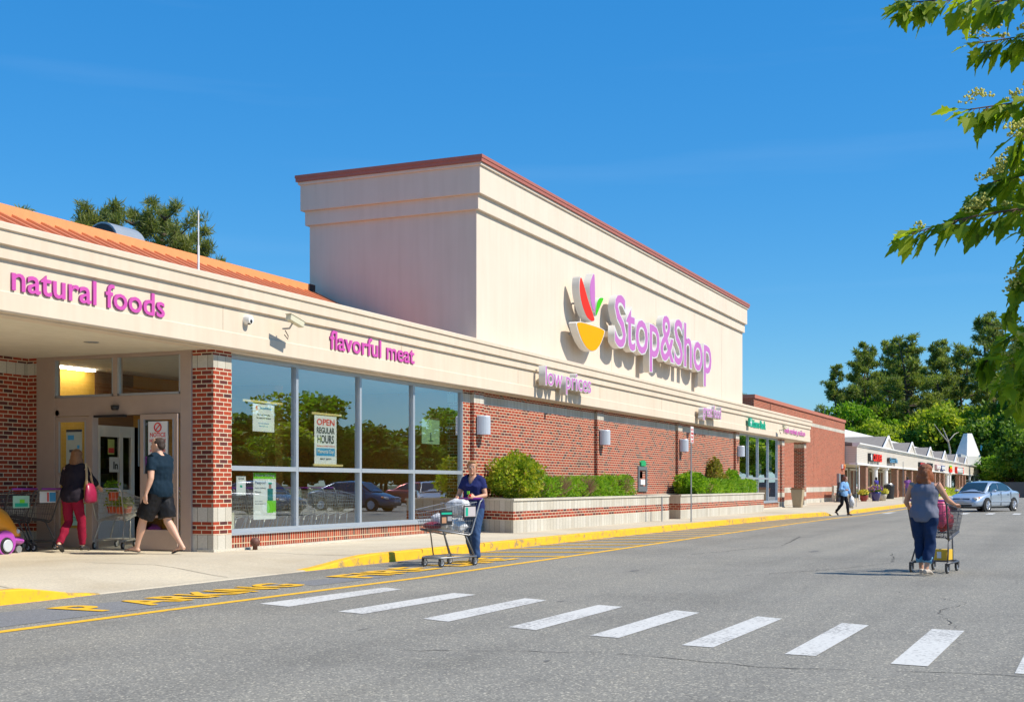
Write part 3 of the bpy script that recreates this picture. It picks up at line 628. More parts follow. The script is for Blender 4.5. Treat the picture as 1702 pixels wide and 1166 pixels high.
m = MB(); m.box(39.28,12.86,1.02,39.40,12.95,1.85); m.box(40.1,12.86,1.02,40.22,12.95,1.85); m.box(39.40,12.86,1.02,40.1,12.95,1.2); m.box(39.40,12.86,1.72,40.1,12.95,1.85); m.box(39.40,12.925,1.2,40.1,12.95,1.72); m.build('surround', mat('atm_grey',(.14,.155,.16),.5), t, bevel=.01)
MB().box(39.47,12.90,1.45,39.8,12.93,1.68).build('screen', mat('atm_screen',(.25,.32,.36),.2), t)
MB().box(39.45,12.84,1.25,39.9,12.93,1.42).build('paper_slip', M_PAPER, t)
MB().prism([(39.5,1.86),(40.0,1.86),(40.0,1.98),(39.88,2.05),(39.62,2.05),(39.5,1.98)],12.84,12.94,'y').build('top_sign', mat('bank_green',(.02,.35,.12),.5), t)
# roof items
t = thing('roof_vent', 'grey barrel shaped roof vent behind the orange roof', 'roof vent', (21.7,19,6.4))
m = MB(); m.lathe((21.45,19.2,6.50),[(0,0),(.44,0),(.44,.9),(.42,.95),(0,.95)],24,axis='x'); m.build('hood', mat('galvanised',(.36,.40,.43),.4,.4,.1), t, smooth=False)
MB().lathe((21.45,19.2,6.50),[(0,-.02),(.40,-.02),(.40,.01),(0,.01)],24,axis='x').build('hood_mouth', M_DARK, t); MB().box(21.5,18.75,4.3,22.3,19.65,6.3).build('duct', M_GREY, t)
m = MB(); m.tube([(17.03,13.2,4.6),(17.03,13.2,5.2)],.02,6); m.tube([(17.03,13.2,5.15),(17.03,13.2,5.78)],.012,6); tag(m.build('antenna', M_WHITE), 'thin white antenna rod standing on the fascia', 'antenna')
# ---------------- posters in the windows (just behind the glass)
def poster(name, label, x0, x1, z0, z1, bg, lines, bars=None, y=12.99):
    t = thing(name, label, 'poster', ((x0+x1)/2, y, z0))
    MB().box(x0,y,z0,x1,y+.006,z1).build('sheet', bg, t)
    for (s, mt, fx0, fx1, fz0, fz1) in lines:
        if s is None: MB().box(x0+(x1-x0)*fx0,y-.002,z0+(z1-z0)*fz0,x0+(x1-x0)*fx1,y-.0005,z0+(z1-z0)*fz1).build('colour_block', mt, t)
        else: text('lettering', s, mt, x0+(x1-x0)*fx0, y-.003, z0+(z1-z0)*fz0, (x1-x0)*(fx1-fx0), (z1-z0)*(fz1-fz0), .002, t, .015)
    if bars:
        for (a, b, z) in bars: MB().box(a,y-.012,z,b,y+.01,z+.04).build('hanging_bar', M_WOODBAR, t)
    return t
poster('hanging_poster', 'white hours banner with red OPEN hung in the second big window', 20.2, 20.98, 1.64, 2.56, M_PAPER,
  [('OPEN',M_RED,.1,.9,.80,.93),('REGULAR',M_BLK,.1,.9,.63,.76),('HOURS',M_BLK,.13,.87,.43,.60),('during the holiday weekend',M_RED,.1,.9,.36,.385),(None,M_BLUE,.08,.92,.17,.33),('Memorial Day',M_WHITE,.14,.86,.20,.30),('MAY 26TH',M_BLK,.25,.75,.09,.125)],
  [(20.1,21.15,2.57),(20.15,21.2,1.6)], 12.985)
poster('hanging_poster', 'white notice with a small logo hanging from a yellow bar in the first big window', 18.25, 18.9, 2.18, 2.66, M_PAPER,
  [('Stop&Shop',M_BLUE,.34,.86,.80,.90),(None,M_RED,.14,.22,.82,.93),(None,M_YELF,.13,.25,.77,.83),('Thank you for shopping',M_BLK,.2,.8,.58,.64),('We need your feedback',M_BLK,.16,.84,.46,.52),('open every day this week',M_BLUE,.25,.75,.28,.32),('please ask inside',M_BLUE,.3,.7,.18,.22)],
  [(17.95,19.15,2.68)])
poster('window_poster', 'white and green hiring poster in the lower part of the first window', 18.27, 18.95, .64, 1.46, M_PAPER,
  [(None,M_LIME,0,1,.87,1.0),('Now Hiring',M_WHITE,.08,.92,.895,.975),('Peapod',M_GREY,.06,.52,.74,.82),('Home Delivery',M_GREY,.06,.56,.65,.69),('Drivers',M_GREY,.06,.32,.57,.61),('apply today',M_GREY,.06,.4,.38,.40),('ask at the customer desk',M_GREY,.06,.55,.33,.35),(None,M_LIME,.6,1,.14,.40),
   (None,mat('poster_teal',(.02,.2,.16),.6),.62,.86,.40,.66),(None,mat('poster_skin',(.4,.2,.12),.6),.68,.79,.66,.76),(None,M_TEAL,.66,.81,.75,.79)])
poster('window_poster', 'small curled white notice at the left end of the first window', 17.78, 18.05, 1.07, 1.40, M_PAPER, [(None,M_TEAL,.38,.62,.4,.52),('NOTICE',M_GREY,.2,.8,.82,.9)])
poster('window_poster', 'pale green arched sign with a black arrow in the fourth window', 24.5, 25.35, 2.15, 2.72, mat('pale_green_sign',(.26,.38,.24),.6), [(None,M_BLK,.47,.53,.1,.45),(None,M_BLK,.36,.64,.1,.15),(None,mat('sign_brown',(.10,.04,.03)),.0,1,.95,1.02)])
poster('window_poster', 'dark framed picture seen inside behind the first window', 19.2, 20.1, 1.6, 2.5, mat('dark_green_print',(.03,.06,.03),.5), [(None,M_GREY,.0,.04,0,1),(None,M_GREY,.96,1,0,1),('CARD',M_GREY,.1,.4,.88,.94),(None,mat('print_orange',(.3,.1,.03)),.6,.72,.4,.62)], y=17.2-.9)
poster('window_poster', 'white paper notices on the far windows', 57.2, 57.7, 1.6, 2.2, M_PAPER, [('BANK',M_BLUE,.2,.8,.7,.85),(None,M_BLUE,.1,.9,.3,.5)])
poster('window_poster', 'tall pale poster in the last far window', 59.2, 59.9, 1.7, 2.9, mat('pale_blue_paper',(.5,.62,.62)), [(None,M_BLUE,.1,.9,.2,.3),('OPEN',M_BLUE,.1,.9,.6,.7)])
poster('notice', 'cream notice at the very bottom corner of the first window', 17.47, 17.72, .505, .78, mat('cream_paper',(.6,.58,.42)), [])
# door stickers facing -X
def dpost(label, y0, y1, z0, z1, bg, lines):
    t = thing('door_sticker', label, 'poster', (16.81,(y0+y1)/2,z0)); xx = 16.813 if y1 < 14.5 else 16.887
    MB().box(xx,y0,z0,xx+.004,y1,z1).build('sheet', bg, t)
    for (s, mt, f0, f1, g0, g1) in lines:
        if s is None: MB().box(xx-.002,y1-(y1-y0)*f1,z0+(z1-z0)*g0,xx-.0005,y1-(y1-y0)*f0,z0+(z1-z0)*g1).build('colour_block', mt, t)
        else: text('lettering', s, mt, xx-.001, y1-(y1-y0)*f0, z0+(z1-z0)*g0, (y1-y0)*(f1-f0), (z1-z0)*(g1-g0), .002, t, .02, rot=(R(90),0,R(-90)))
dpost('tall white notice with a red no smoking symbol on the sliding door', 13.66, 14.06, 1.72, 2.30, M_PAPER, [('NOTICE',M_RED,.1,.9,.55,.68),('NO PROPANE',M_RED,.08,.92,.40,.50),('CYLINDERS',M_RED,.14,.86,.26,.36),('INSIDE STORE',M_RED,.1,.9,.12,.2)])
m = MB(); m.M = Matrix.Translation((16.809,13.86,2.2)); m.tube([(0,.07*math.cos(a*math.pi/8),.07*math.sin(a*math.pi/8)) for a in range(16)],.012,5,closed=True); m.tube([(0,-.05,.05),(0,.05,-.05)],.01,5); o = m.build('prohibition_symbol', M_RED, bpy.data.objects['door_sticker'])
dpost('white sticker reading In on the sliding door', 13.66, 14.06, 1.56, 1.71, M_PAPER, [('In',M_BLK,.55,.85,.15,.85)])
dpost('purple sticker low on the sliding door glass', 13.9, 14.12, 1.57, 1.72, mat('purple_print',(.16,.03,.22)), [('card',M_WHITE,.2,.8,.3,.6)])
dpost('red sticker low on the sliding door glass', 13.62, 13.86, 1.46, 1.555, M_RED, [('Reader',M_WHITE,.15,.85,.3,.7)])
dpost('white notice board sheet behind the left door glass', 15.55, 15.9, 1.6, 2.2, mat('board_pale',(.42,.47,.42)), [(None,M_BLK,0,1,.93,1),(None,M_BLUE,.1,.5,.7,.84),(None,M_BLUE,.7,.85,.45,.55),(None,M_BLK,.2,.5,.35,.42)])
dpost('teal recycle notice low on the left door', 15.46, 15.9, .55, .92, mat('pale_teal',(.35,.62,.58)), [('RECYCLE',M_TEAL,.1,.9,.6,.82),('PLASTIC BAGS',M_TEAL,.1,.9,.2,.4)])
t = thing('inner_notice', 'white sticker reading In on the inner white door', 'poster', (19.6,17.45,1.5))
MB().box(19.72,17.455,1.5,20.0,17.46,1.8).build('sheet', M_PAPER, t); text('lettering','In',M_BLK,19.83,17.453,1.56,.13,.15,.002,t,.03)
t = thing('inner_notice', 'green and red stickers on the inner white door', 'poster', (19.6,17.45,1.9))
MB().box(19.68,17.455,1.85,19.86,17.46,2.15).build('sheet', mat('sticker_lime',(.5,.6,.2)), t); MB().box(19.69,17.452,1.88,19.85,17.456,1.98).build('colour_block', M_RED, t)
# ---------------- planters
def planter(label, poly, x0):
    t = thing('planter', label, 'planter', (poly[0][0],poly[0][1],.15))
    MB().prism(poly,.1,.88,'z').build('brick_body', M_PLANT, t)
    cx_ = sum(p[0] for p in poly)/4; o = [(p[0]+(.03 if p[0] > cx_ else -.03), p[1]-(.03 if p[1] < 12 else 0)) for p in poly]
    i_ = [(p[0]+(-.22 if p[0] > cx_ else .22), p[1]+(.2 if p[1] < 12 else -.12)) for p in poly]
    m = MB(); N = 4; vs = [(a,b,z) for z in (.88,.93) for a,b in o] + [(a,b,z) for z in (.88,.93) for a,b in i_]
    m.add(vs, [(i,(i+1)%4,(i+1)%4+4,i+4) for i in range(4)] + [(i+8,i+12,(i+1)%4+12,(i+1)%4+8) for i in range(4)] + [(i+4,(i+1)%4+4,(i+1)%4+12,i+12) for i in range(4)] + [(i,i+8,(i+1)%4+8,(i+1)%4) for i in range(4)])
    m.build('coping', M_CONC2, t)
    MB().prism(i_,.875,.905,'z').build('soil', mat('mulch',(.09,.055,.03),.95,0,.4,20,.6,60), t)
planter('long raised brick and block planter holding the big round bush', [(26.27,11.58),(38.43,11.58),(38.6,12.9),(27.25,12.9)], 0)
planter('second raised brick planter beyond the cash machine', [(39.3,11.46),(51.33,11.46),(51.3,12.9),(40.3,12.9)], 0)
# street signs and poles
def street_sign(label, x, y, h, lines, bw=.3, bh=.45, face=True, ph=None):
    t = thing('street_sign' if face else 'steel_post', label, 'street sign' if face else 'post', (x,y,.15))
    m = MB(); m.box(x-.03,y-.012,.12,x+.03,y+.012,.15+h); m.build('post', M_GREY, t)
    if face:
        MB().box(x-bw/2,y-.03,.15+h-bh,x+bw/2,y-.02,.15+h+.03).build('sign_board', M_WHITE, t)
        for i, s in enumerate(lines): text('lettering', s, M_RED, x-bw*.4, y-.0315, .15+h-.10-i*.11, bw*.8, .075, .002, t, .02)
    return t
street_sign('white and red fire lane sign on a tall grey post at the kerb', 36.23, 10.24, 2.78, ('NO','PARKING','FIRE','LANE'))
street_sign('short bare grey post in front of the first planter', 36.6, 11.25, .75, (), face=False)
street_sign('tall grey post at the kerb behind the walking woman in the blue shirt', 64.0, 9.7, 2.6, (), face=False)
street_sign('tall grey post at the kerb in front of the far shops', 80.1, 9.35, 2.5, (), face=False)
m = MB(); m.lathe((17.8,12.62,.15),[(0,0),(.04,0),(.04,.06),(.075,.08),(.085,.14),(.05,.2),(0,.21)],14); tag(m.build('standpipe', mat('rust_brown',(.12,.045,.03),.6), smooth=True), 'small rust brown pipe stub at the foot of the first window', 'pipe')
# ------------------------------------------------------------ brick building beyond the supermarket
bb = thing('brick_building', 'tall plain orange brick building between the supermarket and the white shops', 'building', (62.3,14.4,.15))
MB().box(62.28,14.4,.1,89.9,40,5.60).build('wall', M_PLAIN, bb)
MB().box(62.2,14.33,5.55,89.97,40.1,5.73).build('coping', mat('orange_brown_coping',(.50,.17,.10),.5), bb)
m = MB(); m.box(66,14.38,.1,66.012,14.42,5.5); m.box(78.3,14.393,.1,78.312,14.42,4.8); m.build('control_joint', mat('joint_line',(.25,.12,.08)), bb)
t = thing('alarm_horn', 'red and white alarm horn on the brick building', 'alarm', (89,14.4,2.3))
MB().box(88.6,14.25,2.3,88.95,14.4,2.6).build('red_box', M_REDF, t); MB().lathe((88.75,14.22,2.5),[(0,-.05),(.12,-.05),(.14,0),(.14,.06),(0,.06)],12,axis='y').build('strobe', mat('strobe_orange',(.8,.3,.08),.3), t); MB().box(88.35,14.3,2.35,88.6,14.4,2.65).build('white_box', M_WHITE, t)
t = thing('utility_box', 'small pale utility box on the brick building near the bench', 'utility box', (87.2,14.4,1.3)); MB().box(86.6,14.25,1.3,87.3,14.4,2.0).build('case', M_GREY, t); MB().box(88.1,14.22,1.35,88.7,14.4,1.95).build('dark_case', M_DARK, t)

# ------------------------------------------------------------ strip mall
mall = thing('strip_mall', 'long white row of shops with grey roofed gables and a brick arcade', 'shopping arcade', (90,13.6,.15))
def siding(name, col):
    m, n, l, b = new_mat(name); g = n.new('ShaderNodeNewGeometry'); sp = n.new('ShaderNodeSeparateXYZ'); l.new(g.outputs['Position'], sp.inputs[0])
    k = mathn(n, l, 'FRACT', mathn(n, l, 'MULTIPLY', sp.outputs[2], 8.0))
    l.new(mixc(n, l, mathn(n, l, 'LESS_THAN', k, .14), col, tuple(c*.62 for c in col)), b.inputs['Base Color']); b.inputs['Roughness'].default_value = .6
    bp = n.new('ShaderNodeBump'); bp.inputs['Strength'].default_value = .5; bp.inputs['Distance'].default_value = .02; l.new(k, bp.inputs['Height']); l.new(bp.outputs[0], b.inputs['Normal']); return m
M_SIDE = siding('cream_siding', (.66,.60,.52)); M_SHING = mat('grey_shingle', (.25,.225,.20), .9, 0, .3, 3, .5, 12, stretch=(1,1,6)); M_TRIM = mat('white_trim', (.80,.79,.77), .55, 0, .04)
MX1 = 219
MB().box(90,13.6,2.72,MX1,14.1,3.95).build('fascia', M_SIDE, mall)
MB().box(90.0,14.1,2.72,90.3,17,3.95).build('end_fascia', M_SIDE, mall)
m = MB(); m.box(89.95,13.54,2.64,MX1,14.12,2.76); m.prism([(13.6,3.9),(13.5,3.95),(13.5,4.0),(13.38,4.08),(13.38,4.16),(13.9,4.16),(13.9,3.9)],89.9,MX1); m.build('cornice', M_TRIM, mall)
MB().box(90.3,14.12,2.70,MX1,17,2.74).build('soffit', M_SOFF, mall)
MB().box(90.3,18,2.7,MX1,18.2,6.05).build('parapet', M_TRIM, mall)
MB().prism([(13.7,4.14),(17.99,4.75),(17.99,4.0),(13.7,4.0)],90.0,MX1).build('lower_roof', M_SHING, mall)
m = MB(); m.box(90.3,17,.1,MX1,17.3,2.7); m.build('shop_wall', mat('shop_wall_dark',(.20,.18,.15),.6,0,.3), mall)
x = 92
while x < MX1-5:
    f = MB(); f.box(x,16.93,.45,x+.1,17,2.5); f.box(x+4.2,16.93,.45,x+4.3,17,2.5); f.box(x+2.1,16.93,.45,x+2.2,17,2.5); f.box(x,16.93,2.45,x+4.3,17,2.6)
    fo = f.build('shop_window', M_TRIM, mall); MB().quad((x,16.96,.45),(x+4.3,16.96,.45),(x+4.3,16.96,2.5),(x,16.96,2.5)).build('pane', M_GLASS, fo); x += 5.5
for k in range(6):
    X = 105.6+16.6*k
    m = MB(); m.add([(X-3.2,13.62,4.12),(X+3.2,13.62,4.12),(X,13.62,5.14),(X,17.98,5.14),(X-3.2,17.98,4.12),(X+3.2,17.98,4.12)], [(0,4,3,2),(2,3,5,1)])
    g = m.build('gable_roof', M_SHING, mall)
    MB().prism([(X-3,4.12),(X+3,4.12),(X,5.06)],13.5,13.6,'y').build('gable_face', M_SIDE, g)
    m = MB(); 
    for s in (-1,1): m.prism([(X+s*3.35,4.10),(X+s*3.0,4.10),(X,5.02),(X,5.22)],13.40,13.5,'y')
    m.build('gable_trim', M_TRIM, g)
for X in (95.2,113.2,118.7,124.2,129.8,135.2,140.7,146.3,151.6,157,179.5,184.8,190.2):
    p = MB().box(X-.55,13.66,.75,X+.55,14.15,2.66).build('brick_pier', M_PIER, mall)
    MB().box(X-.6,13.63,.1,X+.6,14.18,.75).build('pier_base', M_PIER, p)
for X in (101,106.9,163.2,166.6,200.5,210,218.3):
    m = MB(); m.lathe((X,13.88,.1),[(0,0),(.34,0),(.34,.3),(.22,.4),(.2,2.3),(.3,2.4),(.3,2.56),(0,2.56)],16); m.build('column', M_TRIM, mall, smooth=False)
m = MB(); m.tube([(92.0,13.75,.1),(92.0,13.75,2.7)],.05,6); m.build('thin_post', M_TRIM, mall)
m = MB(); cxs, cys = 207.5, 14.6; vs = []
for (rr_, zz) in ((1.9,3.9),(1.9,5.6),(1.75,6.0),(.62,9.15)): vs += [(cxs-rr_,cys,zz),(cxs,cys-rr_,zz),(cxs+rr_,cys,zz),(cxs,cys+rr_,zz)]
m.add(vs, [(i*4+k,i*4+(k+1)%4,i*4+4+(k+1)%4,i*4+4+k) for i in range(3) for k in range(4)] + [(12,13,14,15)])
tw = m.build('steeple', M_TRIM, mall)
MB().add([(206.15+t_*.95*.999,14.1-t_*.95-.02,z_) for t_, z_ in ((0,4.4),(.6,4.4),(.6,5.2),(.3,5.6),(0,5.2))],[(0,1,2,3,4)]).build('arched_window', mat('steeple_window',(.16,.28,.30),.3), tw)
MB().prism([(208.3,6.6),(211.8,6.4),(211.4,7.3),(210.2,7.0),(208.9,7.4)],12.7,12.8,'y').build('blue_banner', mat('banner_cyan',(.10,.50,.68),.5), tw)
MB().box(190.6,14.3,4.7,203,17.9,5.6).build('far_roof_section', mat('grey_blue_roof',(.38,.42,.44),.8), mall)
M_NAVY = mat('navy_sign', (.03,.07,.28), .5); M_PINK = mat('pink_sign', (.62,.38,.38), .5); M_SKY = mat('sky_blue_sign', (.10,.30,.48), .5)
def mall_sign(label, body, x0, x1, z0, z1, bg, fg):
    t = thing('shop_sign', label, 'sign', ((x0+x1)/2,13.6,z0))
    if bg: MB().box(x0,13.38,z0,x1,13.6,z1).build('sign_box', bg, t)
    text('lettering', body, fg, x0+.1 if bg else x0, 13.375 if bg else 13.6, z0+(z1-z0)*(.15 if bg else 0), x1-x0-(.2 if bg else 0), (z1-z0)*(.7 if bg else 1), .05 if bg else .25, t, .04, mat2=None if bg else M_DARK); return t
mall_sign('bright red letters with a dark edge at the near end of the white shops', 'CURVES', 96.3, 101.0, 2.98, 3.55, None, M_REDF)
t = thing('shop_sign', 'black square emblem with a white figure left of the red shop letters', 'sign', (95.6,13.6,3)); MB().box(95.1,13.4,2.96,96.1,13.6,3.56).build('sign_box', M_DARK, t); MB().prism([(95.4,3.05),(95.8,3.05),(95.9,3.3),(95.7,3.5),(95.5,3.5),(95.3,3.3)],13.37,13.4,'y').build('emblem', M_WHITE, t)
mall_sign('blue letters with a dark edge on the second shop', 'Quick Fix', 105.6, 110.8, 2.98, 3.45, None, M_SKY)
mall_sign('black sign with red letters on the third shop front', 'PIZZA', 128.4, 133.1, 3.0, 3.45, M_DARK, M_RED)
mall_sign('dark letters on the shop behind the red haired woman', 'NAILS', 136.5, 140.5, 3.0, 3.5, None, M_DARK)
mall_sign('pale pink square sign on the far shops', 'SALON', 144.8, 149.3, 2.92, 3.45, M_PINK, M_WHITE)
mall_sign('navy blue square sign on the far shops', 'BANK', 150.8, 155, 2.88, 3.42, M_NAVY, M_WHITE)
t = thing('shop_sign', 'flower pot shaped sign in red, yellow and green', 'sign', (163.6,13.6,2.8)); MB().prism([(162.3,2.75),(164.9,2.75),(165.3,3.15),(161.9,3.15)],13.4,13.6,'y').build('pot', M_REDF, t); MB().ball((163.6,13.45,3.3),(1.3,.15,.2),10).build('flowers', M_YELF, t); MB().ball((163.6,13.47,3.48),(1.4,.13,.12),10).build('leaves', M_GRNF, t)
mall_sign('grey green sign with red ends on the furthest shops', 'MARKET', 171.4, 182, 2.75, 3.5, mat('grey_green_sign',(.22,.30,.30)), M_WHITE)
m = MB(); m.box(171.0,13.33,2.72,172.2,13.62,3.54); m.box(181.4,13.33,2.72,182.4,13.62,3.54); m.build('red_end', M_REDF, bpy.data.objects[[o.name for o in bpy.data.objects if o.get('label','').startswith('grey green sign with red')][0]])
for (x, l) in ((112.5,'black waste bin beside the white columns of the arcade'),):
    t = thing('waste_bin', l, 'bin', (x-11,12.9,.15)); MB().lathe((x-11,12.9,.15),[(0,0),(.36,0),(.42,1.0),(.38,1.1),(0,1.12)],14).build('body', M_DARK, t); MB().lathe((x-11,12.9,.15),[(0,1.121),(.3,1.121),(.25,1.2),(0,1.2)],14).build('lid', M_GREY, t)

# ------------------------------------------------------------ pavement furniture
t = thing('trash_can', 'tan square litter bin with a brown lid by the far brick pillar', 'litter bin', (61.6,12.1,.15))
m = MB(); c = (61.6,12.1); 
m.add([(c[0]+sx*w,c[1]+sy*w,z) for (w,z) in ((.20,.15),(.29,1.02)) for sx,sy in ((-1,-1),(1,-1),(1,1),(-1,1))], [(0,3,2,1),(0,1,5,4),(1,2,6,5),(2,3,7,6),(3,0,4,7),(4,5,6,7)]); m.build('body', mat('bin_tan',(.40,.31,.19),.7), t, bevel=.02)
m = MB(); m.box(c[0]-.31,c[1]-.31,1.02,c[0]+.31,c[1]+.31,1.08); m.box(c[0]-.26,c[1]-.26,1.08,c[0]+.26,c[1]+.26,1.12); m.build('lid', mat('bin_brown',(.26,.12,.05),.6), t, bevel=.015)
t = thing('bench', 'grey slatted bench against the brick building', 'bench', (83.6,13.6,.15))
for i in range(3): MB().box(81.9,13.25+i*.17,.58,85.5,13.38+i*.17,.63).build('seat_slat', mat('bench_slat',(.48,.44,.37),.8), t)
for i in range(3): MB().box(81.9,13.80,.72+i*.17,85.5,13.85,.85+i*.17).build('back_slat', bpy.data.materials['bench_slat'], t)
for x in (82.2,83.7,85.2):
    m = MB(); m.prism([(13.2,.15),(13.38,.15),(13.45,.45),(13.75,.45),(13.8,.15),(13.98,.15),(13.95,1.2),(13.86,1.2),(13.83,.58),(13.2,.58)],x-.09,x+.09); m.build('bench_leg', M_CONC2, t)
t = thing('traffic_cone', 'tall black cone beside the bench', 'cone', (80.8,13.3,.15)); m = MB(); m.lathe((80.8,13.3,.15),[(0,0),(.30,0),(.30,.06),(.2,.08),(.09,1.25),(0,1.27)],14); m.build('body', mat('cone_black',(.03,.035,.05),.6), t)

# ------------------------------------------------------------ foliage
def leaf_mat(name, c0, c1, c2, tr=.35, sc=1.5):
    m, n, l, b = new_mat(name); g = n.new('ShaderNodeNewGeometry'); nz = n.new('ShaderNodeTexNoise'); nz.inputs['Scale'].default_value = sc; nz.inputs['Detail'].default_value = 4; l.new(g.outputs['Position'], nz.inputs['Vector'])
    wn_ = n.new('ShaderNodeTexWhiteNoise'); wn_.noise_dimensions = '1D'; l.new(g.outputs['Random Per Island'], wn_.inputs['W'])
    f = mathn(n, l, 'ADD', mathn(n, l, 'MULTIPLY', nz.outputs[0], .7), mathn(n, l, 'MULTIPLY', g.outputs['Random Per Island'], .35))
    c = ramp(n, l, f, [(.25,c0),(.5,c1),(.75,c2)])
    l.new(c, b.inputs['Base Color']); b.inputs['Roughness'].default_value = .55; b.inputs['Specular IOR Level'].default_value = .3
    t = n.new('ShaderNodeBsdfTranslucent'); l.new(mixc(n, l, 1.0, c, (1.2,1.3,.5), 'MULTIPLY'), t.inputs[0]); mx = n.new('ShaderNodeMixShader'); mx.inputs[0].default_value = tr
    l.new(b.outputs[0], mx.inputs[1]); l.new(t.outputs[0], mx.inputs[2]); l.new(mx.outputs[0], n['Material Output'].inputs['Surface']); return m
L_PINE = leaf_mat('pine_needles', (.07,.11,.03),(.20,.26,.055),(.35,.37,.10), .42, .35)
L_PINE2 = leaf_mat('olive_pine_needles', (.07,.11,.03),(.19,.23,.06),(.34,.34,.12), .42, .35)  # slightly browner needle colour for the smaller pines
L_DEC = leaf_mat('broadleaf_green', (.07,.16,.012),(.18,.34,.025),(.32,.48,.04), .45, .3)
L_DEC2 = leaf_mat('spring_yellow_green', (.18,.26,.02),(.34,.44,.035),(.50,.52,.08), .5, .3)
L_DARKD = leaf_mat('deep_broadleaf_green', (.04,.10,.010),(.10,.20,.02),(.20,.30,.035), .42, .3)
L_BUSH = leaf_mat('bush_leaves', (.05,.11,.008),(.24,.34,.02),(.55,.50,.05), .4, 5)
L_YEW = leaf_mat('yew_needles', (.05,.14,.008),(.19,.38,.02),(.38,.52,.04), .4, 4)
L_GOLD = leaf_mat('golden_shrub_leaves', (.10,.14,.02),(.28,.27,.04),(.46,.38,.08), .35, 4)
M_BARK = mat('bark', (.10,.07,.05), .95, 0, .4, 5, .8, 20, stretch=(1,1,.3)); M_TWIG = mat('dry_twigs', (.36,.23,.12), .9, 0, .4, 15)
def rv(r): 
    while True:
        v = Vector((r.uniform(-1,1), r.uniform(-1,1), r.uniform(-1,1)))
        if .05 < v.length < 1: return v
def leafq(m, c, s, r, asp=.5, tilt=None):
    a = rv(r).normalized(); 
    if tilt is not None: a = (a + tilt).normalized()
    b = a.cross(rv(r).normalized()); b = b.normalized() if b.length > .01 else a.orthogonal().normalized()
    l_ = s*r.uniform(.7,1.3); w = l_*asp
    m.add([c, c+a*l_*.5+b*w*.5, c+a*l_, c+a*l_*.5-b*w*.5], [(0,1,2,3)])
def pine_mesh(seed, h=24, base=.35, spread=.2, tuft=.55, dens=1.0, asp=.28, nw=9):
    r = random.Random(seed); tr = MB(); lf = MB()
    tr.tube([(r.uniform(-.2,.2)*i, r.uniform(-.2,.2)*i, h*i/6*.97) for i in range(7)], [h*.016*(1-i/6.6)+.04 for i in range(7)], 7)
    z = h*base
    while z < h*.98:
        f = (z-h*base)/(h*(1-base)); L = h*spread*(1-f)**.7*(.55+.6*min(1,f*3))*r.uniform(.65,1.2)+.5
        for k in range(r.choice((2,3,3))):
            if r.random() < .15: continue
            a = r.uniform(0,6.28); l_ = L*r.uniform(.5,1.1); up = r.uniform(.0,.25)*l_ + f*l_*.4
            e = Vector((math.cos(a)*l_, math.sin(a)*l_, z+up)); s = Vector((0,0,z)); mid = (s+e)/2 + Vector((0,0,-.06*l_))
            tr.tube([s,mid,e], [.09+.012*l_,.06,.02], 4, cap=False)
            nt = int((5+l_*2.6)*dens)
            for q in range(nt):
                t_ = .3+.7*math.sqrt(r.random()); p = s.lerp(mid, t_*2) if t_ < .5 else mid.lerp(e, t_*2-1)
                p = p + Vector((r.gauss(0,.13*l_*t_), r.gauss(0,.13*l_*t_), r.gauss(.05,.10)))
                for w in range(nw): leafq(lf, p + rv(r)*tuft*.5*Vector((1,1,.35)).length*.6, tuft, r, asp, Vector((0,0,.5)))
        z += h*.028*r.uniform(.7,1.3)
    return tr, lf
def dec_mesh(seed, h=14, w=5, trunk=.25, leaf=.34, n=5200, lobes=26):
    r = random.Random(seed); tr = MB(); lf = MB(); C = []
    top = Vector((0,0,h*.55)); tr.tube([(0,0,0),(.1,0,h*.2),(0,.1,h*.4),top], [h*.022,h*.018,h*.014,h*.008], 8)
    for i in range(lobes):
        d = rv(r); p = Vector((d.x*w*.8, d.y*w*.8, h*(.60+.33*d.z) if True else 0)); rr = w*r.uniform(.20,.40); C.append((p, rr))
        tr.tube([Vector((0,0,h*r.uniform(.2,.5))), p*.5+Vector((0,0,h*.22)), p], [h*.008,h*.005,.02], 4, cap=False)
    for i in range(n):
        p, rr = C[r.randrange(lobes)]; d = rv(r).normalized()*rr*(.55+.5*r.random()); d.z *= .75
        leafq(lf, p+d, leaf, r, .7, Vector((0,0,.2)))
    return tr, lf
PROTO = {}
def make_proto(key, gen, lm, name, cat):
    tr, lf = gen
    t = thing(name, 'x', cat, (0,0,0)); tr.build('trunk', M_BARK, t, local=True, fix=False, smooth=True); lf.build('crown', lm, t, local=True, fix=False); PROTO[key] = [t, False]
def plant(key, x, y, s, rz, label, group, z=0):
    p = PROTO[key]
    if not p[1]: o = p[0]; p[1] = True; o.location = (x,y,z); o.rotation_euler = (0,0,rz)
    else: o = copy_tree(p[0], (x,y,z), rz)
    o.scale = (s[0],s[0],s[1]) if isinstance(s, tuple) else (s,s,s); o['label'] = label
    if group: o['group'] = group
    elif 'group' in o: del o['group']
    return o
make_proto('pineA', pine_mesh(1,25,.26,.25,.70,1.5,.2,12), L_PINE, 'pine_tree', 'pine tree')
make_proto('pineB', pine_mesh(2,27,.24,.21,.68,1.5,.2,12), L_PINE, 'pine_tree', 'pine tree')
make_proto('pineC', pine_mesh(5,17,.35,.30,.46,2.4,.11,18), L_PINE2, 'pine_tree', 'pine tree')
make_proto('decA', dec_mesh(3,14,5.5,leaf=.5,n=6500), L_DEC, 'broadleaf_tree', 'tree')
make_proto('decB', dec_mesh(4,13,5,leaf=.5,n=5500), L_DEC2, 'broadleaf_tree', 'tree')
make_proto('decC', dec_mesh(6,12,6,leaf=.6,n=7000), L_DARKD, 'broadleaf_tree', 'tree')
def at(px, D): a = (px-851)/2101; return D*(.9146+.4043*a), D*(.4043-.9146*a)
